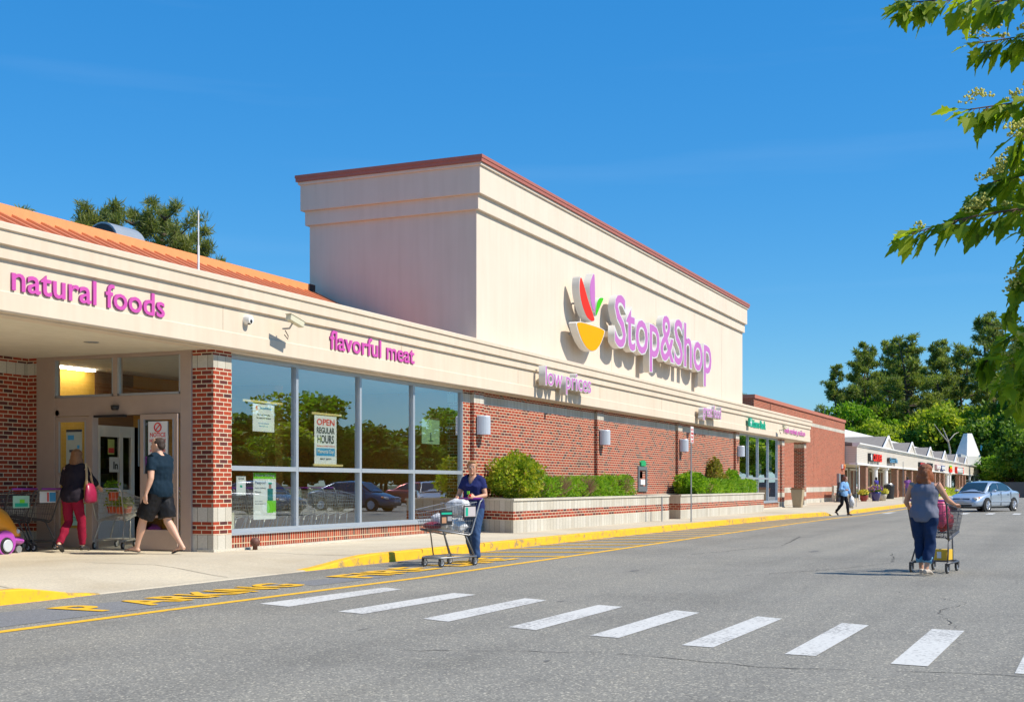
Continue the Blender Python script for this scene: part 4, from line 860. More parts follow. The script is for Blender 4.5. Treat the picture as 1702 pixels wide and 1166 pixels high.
# (screen column only used to spread the trees over the hillside; each stands at its own distance, 150-260 m away)
GP = 'tall pines behind the far shops'; GD = 'broadleaf trees behind the far shops'
pines = [('pineA',224,33,.96,'tall leftmost pine standing over the white shops'),('pineB',234,33.5,.98,'second tall pine from the left over the white shops'),('pineA',229,26,1.07,'tall pine behind the fourth gable of the shops'),
 ('pineB',240,22,1.0,'pine with a broad dark crown behind the shops'),('pineA',250,18.5,1.08,'tall dark pine left of the nearby branch'),('pineB',246,13,1.16,'tallest pine at the right, partly behind the nearby leaves'),
 ('pineA',232,8.5,1.05,'dark pine at the right edge behind the nearby leaves'),('pineB',222,37,.80,'lower pine at the left end of the wood'),('pineA',262,23,1.12,'pine filling the gap between taller pines'),('pineB',252,28,1.0,'slim dark pine deep in the wood'),('pineA',240,2,1.0,'pine at the far right edge of the picture')]
for i, (k, x, y, s, lb) in enumerate(pines): plant(k, x, y, s, i*1.3, lb, GP)
decs = [('decA',214,44,1.05,'bright green tree at the left end of the wood'),('decA',218,34,1.1,'bright green round tree behind the second gable'),('decB',215,29.5,1.0,'yellow green tree behind the third gable'),('decA',226,28,1.0,'green tree below the tall pines'),
 ('decC',229,22,1.15,'dark green tree behind the far gables'),('decB',236,15.5,1.25,'large yellow green tree left of the white steeple'),('decC',238,10.8,1.35,'deep green tree behind the white steeple'),('decA',229,8,1.15,'green tree right of the white steeple'),
 ('decB',205,4.6,.85,'yellow flowering tree right of the white steeple'),('decC',198,5.4,.85,'dark bushy tree at the end of the car park'),('decC',203,2.6,.9,'dark round tree behind the parked car'),('decB',196,1.4,.72,'yellow leaved tree at the right edge'),
 ('decC',216,40,.9,'dark tree low in the wood behind the shops'),('decC',224,18,1.0,'dark tree behind the fifth gable'),('decA',240,33,1.1,'green tree under the left pines'),('decC',218,12.4,1.1,'dark tree just left of the steeple'),('decC',212,6.6,1.0,'dark tree just right of the steeple'),('decC',222,24.5,1.0,'dark tree low behind the third and fourth gables'),('decC',222,30.5,1.0,'dark tree low behind the second and third gables'),('decA',208,.4,1.0,'green tree at the right edge above the wall')]
for i, (k, x, y, s, lb) in enumerate(decs): plant(k, x, y, s, i*1.9, lb, GD)
m = MB(); m.tube([(209,17.5,2),(209.2,17.3,6.5),(208.6,17.6,8.2),(207,18.2,10)],[.2,.15,.11,.06],7); m.tube([(208.8,17.5,7.8),(206.6,18.4,9.1),(204.6,19.3,10.6)],[.11,.08,.04],6); m.tube([(208.9,17.5,8.1),(210.6,16.8,9.2),(212.6,16.3,9.6)],[.09,.06,.03],6)
tag(m.build('bare_tree', mat('pale_dead_bark',(.45,.42,.36),.9), smooth=True), 'pale bare forked tree trunk against the dark wood', 'tree')
GB = 'pines behind the supermarket roof'
for i, (x, y, s, lb) in enumerate([(52.5,53.8,1.07,'pine crown at the left edge above the orange roof'),(54.0,50.8,.96,'small pine top left of the roof vent'),(55.8,50.0,1.0,'pine left of the roof vent'),(57.6,49.2,1.03,'pine behind the roof vent'),(59.6,48.6,1.03,'pine just right of the roof vent'),(61.6,48.3,1.02,'pine between the vent and the antenna'),(63.4,48.7,.93,'last pine top, behind the antenna')]):
    plant('pineC', x, y, (s*.80, s*.96*(.93,.98,1.03,1.0,1.04,.98,.97)[i%7]), i*2.1, lb, GB)
plant('pineC', 190, 54, .98, .5, 'small conifer top above the brick building', None); plant('pineC', 196, 49, .93, 1.5, 'second small conifer top above the brick building', None)
# the tree line on the other side of the car park, mirrored in the shop windows
for i in range(26):
    x = 26+i*5.4; k = ('decA','decC','decB','decA','decC')[i%5]
    plant(k, x, -36-(i*37%6), (1.0+.1*(i%3), .50+.05*(i*13%5)), i*2.3, 'tree in the row across the car park, mirrored in the shop windows', 'trees across the car park')
for i in range(30):
    plant(('decC','decA')[i%2], 24+i*4.8, -34.5, (.55,.38), i*1.7, 'low bushy tree in front of the row across the car park', 'low trees across the car park')
for i in range(14):
    plant(('decA','decC','decB')[i%3], 172+i*13, -38-(i*5%9), (1.6,1.0+.1*(i%4)), i*1.1, 'tree in the long row across the car park, mirrored in the far windows', 'far trees across the car park')
for i, (x, y) in enumerate([(196,-8),(198,-4),(200,-.5),(199,2.5),(201,5),(203,8),(206,10),(222,9),(224,13),(226,17),(236,22),(226,6)]):
    plant(('decA','decC','decB')[i%3], x, y, (.8,.42), i*1.3, 'low leafy undergrowth tree behind the dark wall at the end of the car park', 'undergrowth behind the end wall')
for i, (x, y, s, k, lb) in enumerate([(226,4,1.15,'pineA','tall pine at the right edge above the undergrowth'),(243,30,1.12,'pineA','pine filling the back of the wood on the left'),(258,15,1.25,'pineB','far pine rising behind the others at the right'),(262,33,1.1,'pineB','far pine rising behind the others at the left')]):
    plant(k, x, y, s, i*2.2, lb, 'tall pines behind the far shops')
for i, (x, y, s, k, lb) in enumerate([(222,20,1.25,'decB','yellow green tree in front of the dark pines'),(226,33,1.2,'decA','fresh green tree in front of the left pines'),(219,9,1.1,'decB','yellow green tree close right of the steeple'),(216,3.5,1.2,'decA','fresh green tree at the right edge')]):
    plant(k, x, y, s, i*2.2, lb, 'broadleaf trees behind the far shops')
# wall at the far end of the car park
tag(MB().box(131,-30,.0,131.4,7.4,1.5).build('boundary_wall', mat('dark_grey_wall',(.13,.115,.105),.9,0,.15,1)), 'low dark grey wall at the end of the car park', 'wall')
# shrubs in the planters
def shrub(name, label, cx_, cy_, z0, rx, ry, h, lm, n, leaf, seed, box=False, bare=None, group=None):
    r = random.Random(seed); t = thing(name, label, 'shrub', (cx_,cy_,z0), group=group); lf = MB(); st = MB()
    for i in range(14):
        a = r.uniform(0,6.28); st.tube([(cx_+.05*math.cos(a),cy_+.05*math.sin(a),z0-.02),(cx_+rx*.4*math.cos(a),cy_+ry*.4*math.sin(a),z0+h*.4),(cx_+rx*.75*math.cos(a)*r.random(),cy_+ry*.75*math.sin(a),z0+h*.8)],[.02,.012,.004],4,cap=False)
    sd = Vector((seed*7.1,seed*3.3,0))
    for i in range(n):
        if box:
            d = Vector((r.uniform(-1,1),r.uniform(-1,1),r.uniform(-1,1))); k = r.randrange(3); d[k] = math.copysign(1-abs(r.gauss(0,.14)), d[k]); q = max(abs(d.x),abs(d.y),abs(d.z)); d = d/ (abs(d.x)**4+abs(d.y)**4+abs(d.z)**4)**.25*q
        else: d = rv(r).normalized()*(1-abs(r.gauss(0,.16)))
        q = 1+.34*noise.noise(d*2.2+sd)+.22*noise.noise(d*5.5+sd)
        hh = h*(.9 if box else .95); p = Vector((cx_+d.x*rx*q, cy_+d.y*ry*q, z0+hh*(.5+.5*d.z*q)))
        if p.z < z0: continue
        if bare and any(abs(p.x-b) < .13+.10*noise.noise(p*3) and p.z < z0+h*.85 for b in bare):
            if r.random() < .95: continue
        leafq(lf, p, leaf, r, .5 if not box else .3, d*.9+Vector((0,0,.35)))
    st.build('stem', M_TWIG, t, fix=False); lf.build('foliage', lm, t, fix=False)
    return t
shrub('round_bush', 'big loose yellow green bush at the near end of the first planter', 27.95,12.25,.88,.95,.55,1.12,L_BUSH,7500,.085,1)
HG = 'clipped yew hedge plants in the first planter'
for i, (a, b, h, lb) in enumerate([(28.9,29.85,.60,'first clipped yew right of the big round bush'),(30.2,31.7,.60,'second clipped yew, between two bare brown gaps'),(32.25,33.5,.62,'third clipped yew in the first planter'),(33.5,34.7,.64,'fourth clipped yew in the first planter'),(34.85,35.7,.68,'last clipped yew of the first planter, next to the cash machine')]):
    shrub('yew_hedge', lb, (a+b)/2,12.25,.88,(b-a)/2*.98,.5,h,L_YEW,4200,.075,10+i,True,[b+.02] if i < 2 else None,HG)
for x in (30.0,31.95,34.8):
    r = random.Random(int(x*10)); m = MB()
    for i in range(160): a = r.uniform(0,6.28); s = r.uniform(.1,.5); m.tube([(x,12.1,.88),(x+s*math.cos(a)*.6,12.0+s*math.sin(a)*.7-.1,.88+r.uniform(.25,.62))],[.014,.004],3,cap=False)
    tag(m.build('bare_twigs', M_TWIG, fix=False), {30:'bare brown twigs left of the second clipped yew',31:'bare brown twigs between the second and third clipped yews',34:'bare brown twigs near the end of the first hedge'}[int(x)], 'twigs')
shrub('round_bush', 'rounded bright green yew at the near end of the second planter', 43.35,12.25,.88,.95,.5,.78,L_YEW,6000,.09,21)
HH = 'clipped yew hedge plants in the second planter'
for i, (a, b, h, lb) in enumerate([(44.3,46.0,.60,'clipped yew right of the rounded yew in the second planter'),(46.1,47.7,.58,'clipped yew in front of the golden shrub'),(47.8,49.4,.58,'clipped yew right of the golden shrub'),(49.5,50.9,.60,'last clipped yew of the second planter')]):
    shrub('yew_hedge', lb, (a+b)/2,12.1,.88,(b-a)/2,.5,h,L_YEW,3600,.09,30+i,True,None,HH)
shrub('upright_shrub', 'tall narrow golden shrub rising behind the second hedge', 48.0,12.62,.88,.42,.26,1.42,L_GOLD,3000,.09,41)
shrub('loose_shrub', 'low golden green shrub between the golden shrub and the last bush', 49.3,12.6,.88,.5,.22,.8,L_GOLD,1500,.08,42)
shrub('loose_shrub', 'green leafy bush in front of the far windows', 50.6,12.6,.88,.6,.25,.98,L_YEW,3200,.10,43)
# flower pots and beds in front of the far shops
M_TERR = mat('red_pot', (.25,.03,.03), .4); M_BPOT = mat('blue_glazed_pot', (.03,.03,.16), .25, coat=.5); M_WPOT = mat('pale_stone_pot', (.52,.47,.38), .8)
def fl(c): return mat('petals_%d' % len(bpy.data.materials), c, .6, 0, .15)
def pot(label, x, y, r0, r1, h, pm, petals, fh):
    t = thing('flower_pot', label, 'flower pot', (x,y,.15)); m = MB(); m.lathe((x,y,.15),[(0,0),(r0,0),(r1,h*.75),(r1*1.05,h*.9),(r1*.95,h),(0,h*.97)],18); m.build('pot', pm, t, smooth=True)
    r = random.Random(int(x*7)); lf = MB(); f = MB()
    for i in range(500): d = rv(r); leafq(lf, Vector((x+d.x*r1*1.1,y+d.y*r1*1.1,.15+h+fh*.45+d.z*fh*.5)), .11, r)
    for i in range(260):
        d = rv(r).normalized(); d.z = abs(d.z); p = Vector((x+d.x*r1*1.25,y+d.y*r1*1.25,.15+h+fh*.35+d.z*fh*.7)); k = r.randrange(len(petals))
        f.m_ = k; b = len(f.f); leafq(f, p, .11, r, .9); f.m[b:] = [k]*(len(f.f)-b)
    lf.build('leaves', L_DEC, t, fix=False); f.build('flowers', petals, t, fix=False)
P_PUR, P_PNK, P_YEL = fl((.18,.03,.38)), fl((.55,.25,.42)), fl((.70,.62,.08))
pot('tall blue glazed pot of purple and pink flowers', 86.9, 11.9, .22, .34, .62, M_BPOT, [P_PUR,P_PUR,P_PNK,P_YEL], .40)
pot('low red pot of yellow green flowers left of the blue pot', 85.7, 12.5, .18, .26, .40, M_TERR, [P_YEL], .32)
pot('pale stone pot of yellow flowers right of the blue pot', 89.4, 11.8, .20, .30, .46, M_WPOT, [P_YEL], .32)
pot('pale urn of mixed flowers by the white arcade column', 92.6, 12.4, .2, .28, .5, M_WPOT, [P_PUR,P_PNK,P_YEL], .3)
r = random.Random(5); lf = MB(); f = MB()
for i in range(2600):
    x, y = r.uniform(112,150), 0; y = 11.8 + r.uniform(-.9,.9); p = Vector((x,y,.15+r.random()*.55)); leafq(lf, p, .4, r)
for i in range(160): leafq(f, Vector((r.uniform(112,150),11.8+r.uniform(-.9,.9),.55+r.random()*.3)), .4, r, .9)
t = thing('flower_bed', 'low green flower bed along the arcade of the far shops', 'flower bed', (131,11.8,.15)); lf.build('leaves', L_DEC2, t, fix=False); f.build('flowers', fl((.7,.45,.4)), t, fix=False)

# ------------------------------------------------------------ the near branch (leafy maple reaching in from the right)
BR = {'A':[(5.766,-.181,3.391),(5.557,.044,3.265),(5.332,.304,3.178),(5.255,.479,3.166),(5.094,.597,3.115)],'A2':[(5.557,.044,3.265),(5.596,.203,3.25),(5.556,.294,3.235)],
'B':[(5.987,-.188,3.268),(5.775,.046,3.167),(5.703,.207,3.124),(5.637,.357,3.099)],'C':[(5.544,-.174,2.88),(5.448,.043,2.809),(5.371,.217,2.757),(5.303,.37,2.732)],
'C2':[(5.322,-.167,2.701),(5.339,.042,2.684),(5.273,.16,2.62),(5.249,.2,2.55)],'D':[(5.554,-.196,2.595),(5.457,.021,2.523),(5.39,.174,2.472),(5.332,.28,2.444),(5.303,.33,2.405)],
'E':[(5.563,-.218,2.404),(5.467,0,2.387),(5.282,.17,2.32),(5.207,.341,2.29),(5.15,.469,2.255),(5.108,.565,2.22)],'F':[(5.897,-.231,2.272),(5.686,0,2.203),(5.616,.128,2.153),(5.581,.19,2.074),(5.566,.22,1.985)],
'G':[(6.12,-.24,2.101),(6.014,0,2.022),(5.94,.167,1.944),(5.887,.287,1.859),(5.865,.335,1.80)],'H':[(6.12,-.24,1.891),(6.014,0,1.813),(5.95,.143,1.754),(5.918,.215,1.686)],'I':[(5.118,-.201,2.837),(5.038,-.02,2.794),(4.985,.06,2.772)]}
mt = thing('maple_tree', 'nearby maple with hanging green leaves and yellow blossom at the right edge', 'tree', (5.9,-2.6,0))
m = MB(); hub = Vector((5.95,-2.2,2.4)); m.tube([(5.9,-2.6,0),(5.9,-2.55,1),(5.95,-2.4,1.9),(6.0,-2.2,3.0),(6.1,-2.0,4.4)],[.16,.13,.11,.09,.05],10); m.build('trunk', M_BARK, mt, smooth=True)
br = MB()
for k, pts in BR.items():
    p0 = Vector(pts[0]); q = hub.lerp(p0,.5)+Vector((0,0,.15)); full = [hub+Vector((0,0,(p0.z-2.4)*.5)), q] + pts if k != 'A2' else pts
    n_ = len(full); br.tube(full, [max(.0025,.011*(1-i/(n_-.6))) for i in range(n_)], 6, cap=False)
r = random.Random(11); lv = MB(); fw = MB()
LP = [(0,0),(.16,.10),(.34,.09),(.42,.22),(.50,.20),(.60,.30),(.62,.16),(.72,.15),(.80,.08),(.90,.06),(1.0,0)]
def leaf(p, d, s, up):
    d = d.normalized(); b = d.cross(up); b = b.normalized() if b.length > .02 else d.orthogonal().normalized(); nn = b.cross(d)
    c = [p + d*(x*s) + b*(y*s*1.05) + nn*(-.10*s*x*x+abs(y)*s*.3) for x, y in LP] ; e = [p + d*(x*s) - b*(y*s*1.05) + nn*(-.10*s*x*x+abs(y)*s*.3) for x, y in LP]
    mid = [p + d*(x*s) + nn*(-.10*s*x*x) for x, y in LP]
    n_ = len(LP); vs = c+mid+e
    fs = [(i,i+1,n_+i+1,n_+i) for i in range(1,n_-2)] + [(n_+i,n_+i+1,2*n_+i+1,2*n_+i) for i in range(1,n_-2)] + [(0,1,n_+1),(0,n_+1,2*n_+1),(n_-2,n_-1,2*n_-2),(2*n_-2,n_-1,3*n_-2)]
    lv.add(vs, fs)
def flower(p, s):
    for i in range(16):
        d = rv(r)*s; d.z = abs(d.z)*.8
        fw.ball(p+d, r.uniform(.0035,.006), 4); 
        if i % 4 == 0: fw.tube([p, p+d], .0012, 3, cap=False)
for k, pts in BR.items():
    P = [Vector(q) for q in pts]; L = sum((b-a).length for a, b in zip(P, P[1:])); dens = 30 if k in 'EDFCGHI' else 26
    for i in range(int(L*dens*2.7)):
        t_ = r.random()**.75*(len(P)-1); j = min(int(t_), len(P)-2); p = P[j].lerp(P[j+1], t_-j); dr = (P[j+1]-P[j]).normalized()
        s = r.uniform(.07,.15); sd = dr.cross(Vector((0,0,1)))*r.choice((-1,1))
        d = dr*r.uniform(.2,1.3) + sd*r.uniform(.1,.8) + Vector((0,0,-r.uniform(-.35,1.1))); st = p + d.normalized()*r.uniform(.015,.04)
        br.tube([p, st], .0016, 3, cap=False); leaf(st, d+Vector((0,0,-.25)), s, (Vector((r.uniform(-.5,.5),r.uniform(-.5,.5),1))))
    for i in range(int(L*18)+3):
        t_ = r.random()*(len(P)-1); j = min(int(t_), len(P)-2); p = P[j].lerp(P[j+1], t_-j) + Vector((r.uniform(-.03,.03),r.uniform(-.03,.03),r.uniform(.015,.06))); flower(p, r.uniform(.02,.04))
for i in range(900):   # inner leaves of the crown, right edge
    z = r.uniform(1.45,2.75); x = 5.75+r.uniform(-.3,.3); y = .17 + .12*noise.noise(Vector((z*3.3,7,1)))*1.6 + .04*math.sin(z*11) - abs(r.gauss(0,.22)) - (0 if z < 2.5 else (z-2.5)*.5)
    d = Vector((r.uniform(-.6,.3),r.uniform(-.3,.8),-r.uniform(-.2,1.2))); leaf(Vector((x,y,z)), d, r.uniform(.07,.13), Vector((r.uniform(-.5,.5),r.uniform(-.5,.5),1)))
    if i % 5 == 0: flower(Vector((x,y,z+.03)), .035)
for k, pts in BR.items():   # the part of the crown between the trunk and the picture's edge
    if k == 'A2': continue
    p0 = Vector(pts[0]); a0 = hub+Vector((0,0,(p0.z-2.4)*.5)); a1 = hub.lerp(p0,.5)+Vector((0,0,.15))
    for i in range(75):
        t_ = r.random(); p = (a0.lerp(a1, t_*2) if t_ < .5 else a1.lerp(p0, t_*2-1)); q_ = p + rv(r)*.32; q_.y = min(q_.y, -.16)
        br.tube([p, (p+q_)/2+Vector((0,0,.04)), q_], [.004,.003,.0015], 3, cap=False)
        for w in range(3): leaf(q_+rv(r)*.03, Vector((r.uniform(-1,1), r.uniform(-1,1), r.uniform(-1.2,.2))), r.uniform(.07,.13), Vector((r.uniform(-.5,.5),r.uniform(-.5,.5),1)))
br.build('branch', mat('young_bark',(.13,.07,.04),.8), mt, fix=False)
L_MAP = leaf_mat('maple_leaves', (.08,.15,.010),(.21,.31,.018),(.40,.46,.035), .58, 9)
lv.build('leaves', L_MAP, mt, fix=False); fw.build('blossom', mat('yellow_green_blossom',(.55,.52,.10),.7,0,.25), mt, fix=False)
# lamp post of the car park (only its shadow crosses the picture)
t = thing('lamp_post', 'car park lamp post whose shadow crosses the asphalt near the silver blue car', 'lamp post', (46.8,-9.2,0)); MB().tube([(46.8,-9.2,0),(46.8,-9.2,9.3)],[.11,.07],10).build('pole', M_GREY, t); MB().box(46.2,-9.4,9.3,47.4,-8.9,9.5).build('lamp_head', M_DARK, t)
# ------------------------------------------------------------ shopping carts
def make_cart(label, loc, rz, steel, handle, dens=1.0, group=None, wheels=True):
    t = thing('shopping_cart', label, 'shopping cart', loc, rz, group)
    RT = [Vector((-.38,s*.27,.98)) for s in (1,-1)]; FT = [Vector((.53,s*.20,.87)) for s in (1,-1)]
    RB = [Vector((-.26,s*.23,.50)) for s in (1,-1)]; FB = [Vector((.44,s*.17,.58)) for s in (1,-1)]
    m = MB(); w = .0032; W2 = .006
    for s in (0,1):
        for k in range(6): a = k/5; m.tube([RT[s].lerp(RB[s],a), FT[s].lerp(FB[s],a)], W2 if k in (0,5) else w, 4)
        n = int(17*dens)
        for k in range(n+1): a = k/n; m.tube([RT[s].lerp(FT[s],a), RB[s].lerp(FB[s],a)], w, 4, cap=False)
    for k in range(8): a = k/7; m.tube([FT[0].lerp(FT[1],a), FB[0].lerp(FB[1],a)], w, 4, cap=False)
    for k in range(6): a = k/5; m.tube([FT[0].lerp(FB[0],a), FT[1].lerp(FB[1],a)], W2 if k in (0,5) else w, 4)
    for k in range(10): a = k/9; m.tube([RB[0].lerp(RB[1],a), FB[0].lerp(FB[1],a)], w, 4, cap=False)
    for k in range(6): a = k/5; m.tube([RB[0].lerp(FB[0],a), RB[1].lerp(FB[1],a)], w, 4, cap=False)
    for k in range(9): a = k/8; m.tube([RT[0].lerp(RT[1],a), RB[0].lerp(RB[1],a)], w, 4, cap=False)
    for k in range(4): a = k/4; m.tube([RT[0].lerp(RB[0],a), RT[1].lerp(RB[1],a)], W2 if k == 0 else w, 4)
    m.build('basket', steel, t, local=True, fix=False)
    m = MB()
    for k in range(7): a = -.2+.4*k/6; m.tube([(-.32,a,.80),(-.10,a,.78),(-.08,a,.97)], w, 4, cap=False)
    m.tube([(-.10,-.22,.78),(-.10,.22,.78)], w, 4); m.tube([(-.08,-.22,.97),(-.08,.22,.97)], W2, 4); m.build('child_seat', steel, t, local=True, fix=False)
    m = MB()
    for s in (1,-1):
        m.tube([(-.52,s*.275,1.03),(-.45,s*.275,.98),(-.27,s*.25,.50),(-.22,s*.24,.47),(.42,s*.175,.565)], .013, 8)
        m.tube([(-.13,s*.16,.50),(-.17,s*.22,.465),(-.33,s*.255,.16)], .012, 8)
        m.tube([(.27,s*.12,.555),(.24,s*.14,.50),(.13,s*.18,.16)], .011, 8)
    m.tube([(-.13,-.16,.50),(-.13,.16,.50)], .012, 8); m.tube([(.27,-.12,.555),(.27,.12,.555)], .011, 8)
    base = [(-.38,.26,.14),(.0,.235,.14),(.36,.19,.14),(.44,.13,.14),(.46,0,.14),(.44,-.13,.14),(.36,-.19,.14),(0,-.235,.14),(-.38,-.26,.14)]
    m.tube(base, .014, 8)
    m.build('frame', steel, t, local=True, smooth=True, fix=False)
    m = MB()
    for k in range(7): a = -.2+.4*k/6; m.tube([(-.3,a,.165),(.41,a*.75,.165)], w, 4, cap=False)
    m.tube([(-.3,-.24,.165),(-.3,.24,.165)], W2, 4); m.tube([(.1,-.22,.165),(.1,.22,.165)], W2, 4); m.build('lower_rack', steel, t, local=True, fix=False)
    m = MB(); m.tube([(-.52,-.27,1.03),(-.52,.27,1.03)], .017, 10); m.build('handle', handle, t, local=True, smooth=True, fix=False)
    if wheels:
        for (x, y) in ((-.33,.255),(-.33,-.255),(.36,.17),(.36,-.17)):
            m = MB(); m.M = Matrix.Translation((x-.015,y,.062)); m.lathe((0,0,0), [(0,-.014),(.045,-.014),(.062,-.010),(.062,.010),(.045,.014),(0,.014)], 16, axis='y')
            wo = m.build('wheel', M_RUBBER, t, local=True, smooth=False)
            m = MB(); m.M = Matrix.Translation((x-.015,y,.062)); m.lathe((0,0,0), [(0,-.017),(.036,-.017),(.036,.017),(0,.017)], 12, axis='y'); m.build('hub', M_LAMP, wo, local=True)
            m = MB(); m.box(x-.03,y-.028,.05,x+.02,y-.022,.14); m.box(x-.03,y+.022,.05,x+.02,y+.028,.14); m.box(x-.03,y-.028,.118,x+.02,y+.028,.14); m.build('caster_fork', steel, wo, local=True)
    return t
def inv(loc, rz):        # local point of a cart -> world
    M = Matrix.Translation(loc) @ Matrix.Rotation(rz, 4, 'Z'); return lambda x, y, z: M @ Vector((x, y, z))
M_PURP = mat('purple_handle', (.22,.02,.28), .4)
M_CART = mat('grey_cart_steel', (.26,.27,.28), .4, .6, .1)
M_STEEL2 = mat('pale_cart_steel', (.55,.54,.50), .35, .5, .1)
CL = (17.28, 15.13, .15); ca = R(17)
leftcart = make_cart('pale grey shopping cart full of plants going in at the entrance doors', CL, ca, M_STEEL2, M_GREY)
CC = (17.45, 8.80, 0); cc = R(166)
wcart = make_cart('grey shopping cart of white bags pushed by the woman in the blue shirt', CC, cc, M_CART, M_PURP)
CR = (19.12, 1.76, 0); cr = R(-13)
rcart = make_cart('dark shopping cart with a pink bag pushed by the red haired woman', CR, cr, M_DSTEEL, M_PURP)
d0 = make_cart('dark grey shopping cart parked against the brick wall under the canopy', (16.12,16.0,.15), R(93), M_DSTEEL, M_PURP, group='dark carts parked under the canopy')
copy_tree(d0, (15.62,16.1,.15), R(90), label='dark grey shopping cart parked directly behind the orange toy car cart')
L = inv((16.12,16.0,.15), R(93))
def panel(name, label, cat, M4, lx0, lx1, ly0, ly1, lz0, lz1, parts, base):
    t = thing(name, label, cat, M4(lx0,ly0,lz0)); m = MB(); m.M = None
    def bx(a, b, c, d, e, f, mt, nm):
        q = MB(); q.box(a,b,c,d,e,f); q.v = [tuple(M4(*v)) for v in q.v]; q.build(nm, mt, t)
    bx(lx0,ly0,lz0,lx1,ly1,lz1,base,'board')
    for (fy0, fy1, fz0, fz1, mt) in parts:
        ax = lx0-.004; bx(ax, ly0+(ly1-ly0)*fy0, lz0+(lz1-lz0)*fz0, ax+.003, ly0+(ly1-ly0)*fy1, lz0+(lz1-lz0)*fz1, mt, 'printed_block')
    return t
panel('advert_board', 'printed board on the seat of the parked dark cart', 'sign', L, -.42,-.41,-.17,.2,.80,.99, [(.0,.4,.1,.9,M_BLUE),(.45,.55,.1,.9,M_RED),(.58,.95,.1,.9,M_PAPER)], M_PAPER)
L = inv((15.62,16.1,.15), R(90)); panel('advert_board', 'pale green printed board on the dark cart behind the toy car cart', 'sign', L, -.42,-.41,-.2,.15,.72,.92, [(.1,.9,.1,.4,M_TEAL),(.3,.6,.4,.7,M_LIME)], mat('mint_board',(.35,.6,.45)))
# nested carts behind the big windows
nc = make_cart('steel cart in the nested row inside behind the big windows, nearest the entrance', (18.4,14.2,.155), 0, M_STEEL2, M_PURP, .7, 'nested carts inside the vestibule')
ordn = ('second','third','fourth','fifth','sixth','seventh','eighth','ninth','tenth','eleventh')
for i in range(10): copy_tree(nc, (18.85+.45*i,14.2,.155), 0, label='%s steel cart from the entrance in the nested row behind the windows' % ordn[i])

# ------------------------------------------------------------ bags and goods in the carts
M_BAG = mat('white_plastic_bag', (.68,.68,.68), .35, 0, .1, 8, .6, 18, trans=0); M_PBAG = mat('pink_bag', (.55,.07,.16), .45, 0, .1, 8, .3, 20); M_MEAT = mat('dark_red_package', (.28,.04,.06), .35, 0, .3, 12)
def lump(name, label, cat, c, r, mt, seed, amp=.35):
    m = MB(); m.ball(c, r, 22, seed=seed, amp=amp, fr=2.2); o = m.build(name, mt, smooth=True); o.location = (0,0,0); tag(o, label, cat)
    me = o.data; cc_ = Vector(c)
    for v in me.vertices: v.co -= cc_
    o.location = cc_; return o
C_ = inv(CC, cc)
lump('grocery_bag', 'white plastic bag on the cart seat in front of the blue shirted woman', 'bag', C_(-.25,.0,.90), (.13,.20,.13), M_BAG, 1)
lump('grocery_bag', 'crumpled white bag in the middle of the woman\'s cart', 'bag', C_(-.05,-.02,.62), (.15,.17,.12), M_BAG, 2)
lump('grocery_bag', 'white bag at the rear of the cart basket', 'bag', C_(-.17,.08,.61), (.12,.13,.09), M_BAG, 3)
lump('grocery_bag', 'tall white bag behind the dark board in the cart', 'bag', C_(.16,-.02,.68), (.10,.14,.13), M_BAG, 4)
lump('meat_package', 'dark red and pink package at the front of the cart', 'package', C_(.33,-.02,.63), (.10,.15,.055), M_MEAT, 5)
def cbox(name, label, cat, F, a, b, mt, extra=()):
    t = thing(name, label, cat, F(*[(p+q)/2 for p, q in zip(a, b)])); q = MB(); q.box(*a, *b); q.v = [tuple(F(*v)) for v in q.v]; q.build('body', mt, t, bevel=.004)
    for (e0, e1, mt2, nm) in extra: q = MB(); q.box(*e0, *e1); q.v = [tuple(F(*v)) for v in q.v]; q.build(nm, mt2, t)
    return t
cbox('advert_board', 'black printed board hung on the side of the woman\'s cart', 'sign', C_, (.17,.235,.64), (.45,.245,.86), M_DARK, (((.19,.246,.80),(.43,.249,.83),M_TEAL,'printed_block'),((.19,.246,.70),(.29,.249,.77),mat('print_grey',(.3,.3,.32)),'printed_block'),((.32,.246,.67),(.42,.249,.76),mat('print_tan',(.42,.22,.12)),'printed_block')))
cbox('advert_board', 'grey framed picture board on the seat of the woman\'s cart', 'sign', C_, (-.36,.262,.74), (-.06,.272,.93), M_DARK, (((-.34,.273,.76),(-.08,.276,.91),mat('print_pale',(.5,.45,.45)),'printed_block'),((-.16,.277,.77),(-.1,.279,.9),M_TEAL,'printed_block')))
R_ = inv(CR, cr)
lump('tote_bag', 'bright pink bag standing in the red haired woman\'s cart', 'bag', R_(-.15,-.08,.84), (.12,.14,.19), M_PBAG, 6, .2)
lump('grocery_bag', 'red shopping bag low in the dark cart', 'bag', R_(.15,-.05,.72), (.14,.13,.15), mat('red_bag',(.4,.03,.05),.4), 7, .25)
lump('grocery_bag', 'silvery bag bulging out of the dark cart', 'bag', R_(-.2,.02,.60), (.08,.09,.07), mat('silver_bag',(.5,.5,.55),.3,.3), 8, .3)
cbox('drink_carton', 'yellow carton on the lower rack of the dark cart', 'box', R_, (-.25,-.22,.18), (.0,.0,.33), mat('carton_yellow',(.72,.45,.03),.5), (((-.253,-.14,.21),(-.2505,-.08,.30),M_PAPER,'label'),))
cbox('drink_carton', 'green carton beside the yellow one on the lower rack', 'box', R_, (-.25,.01,.18), (.0,.15,.33), mat('carton_green',(.12,.5,.05),.5))
L = inv(CL, ca); r = random.Random(9)
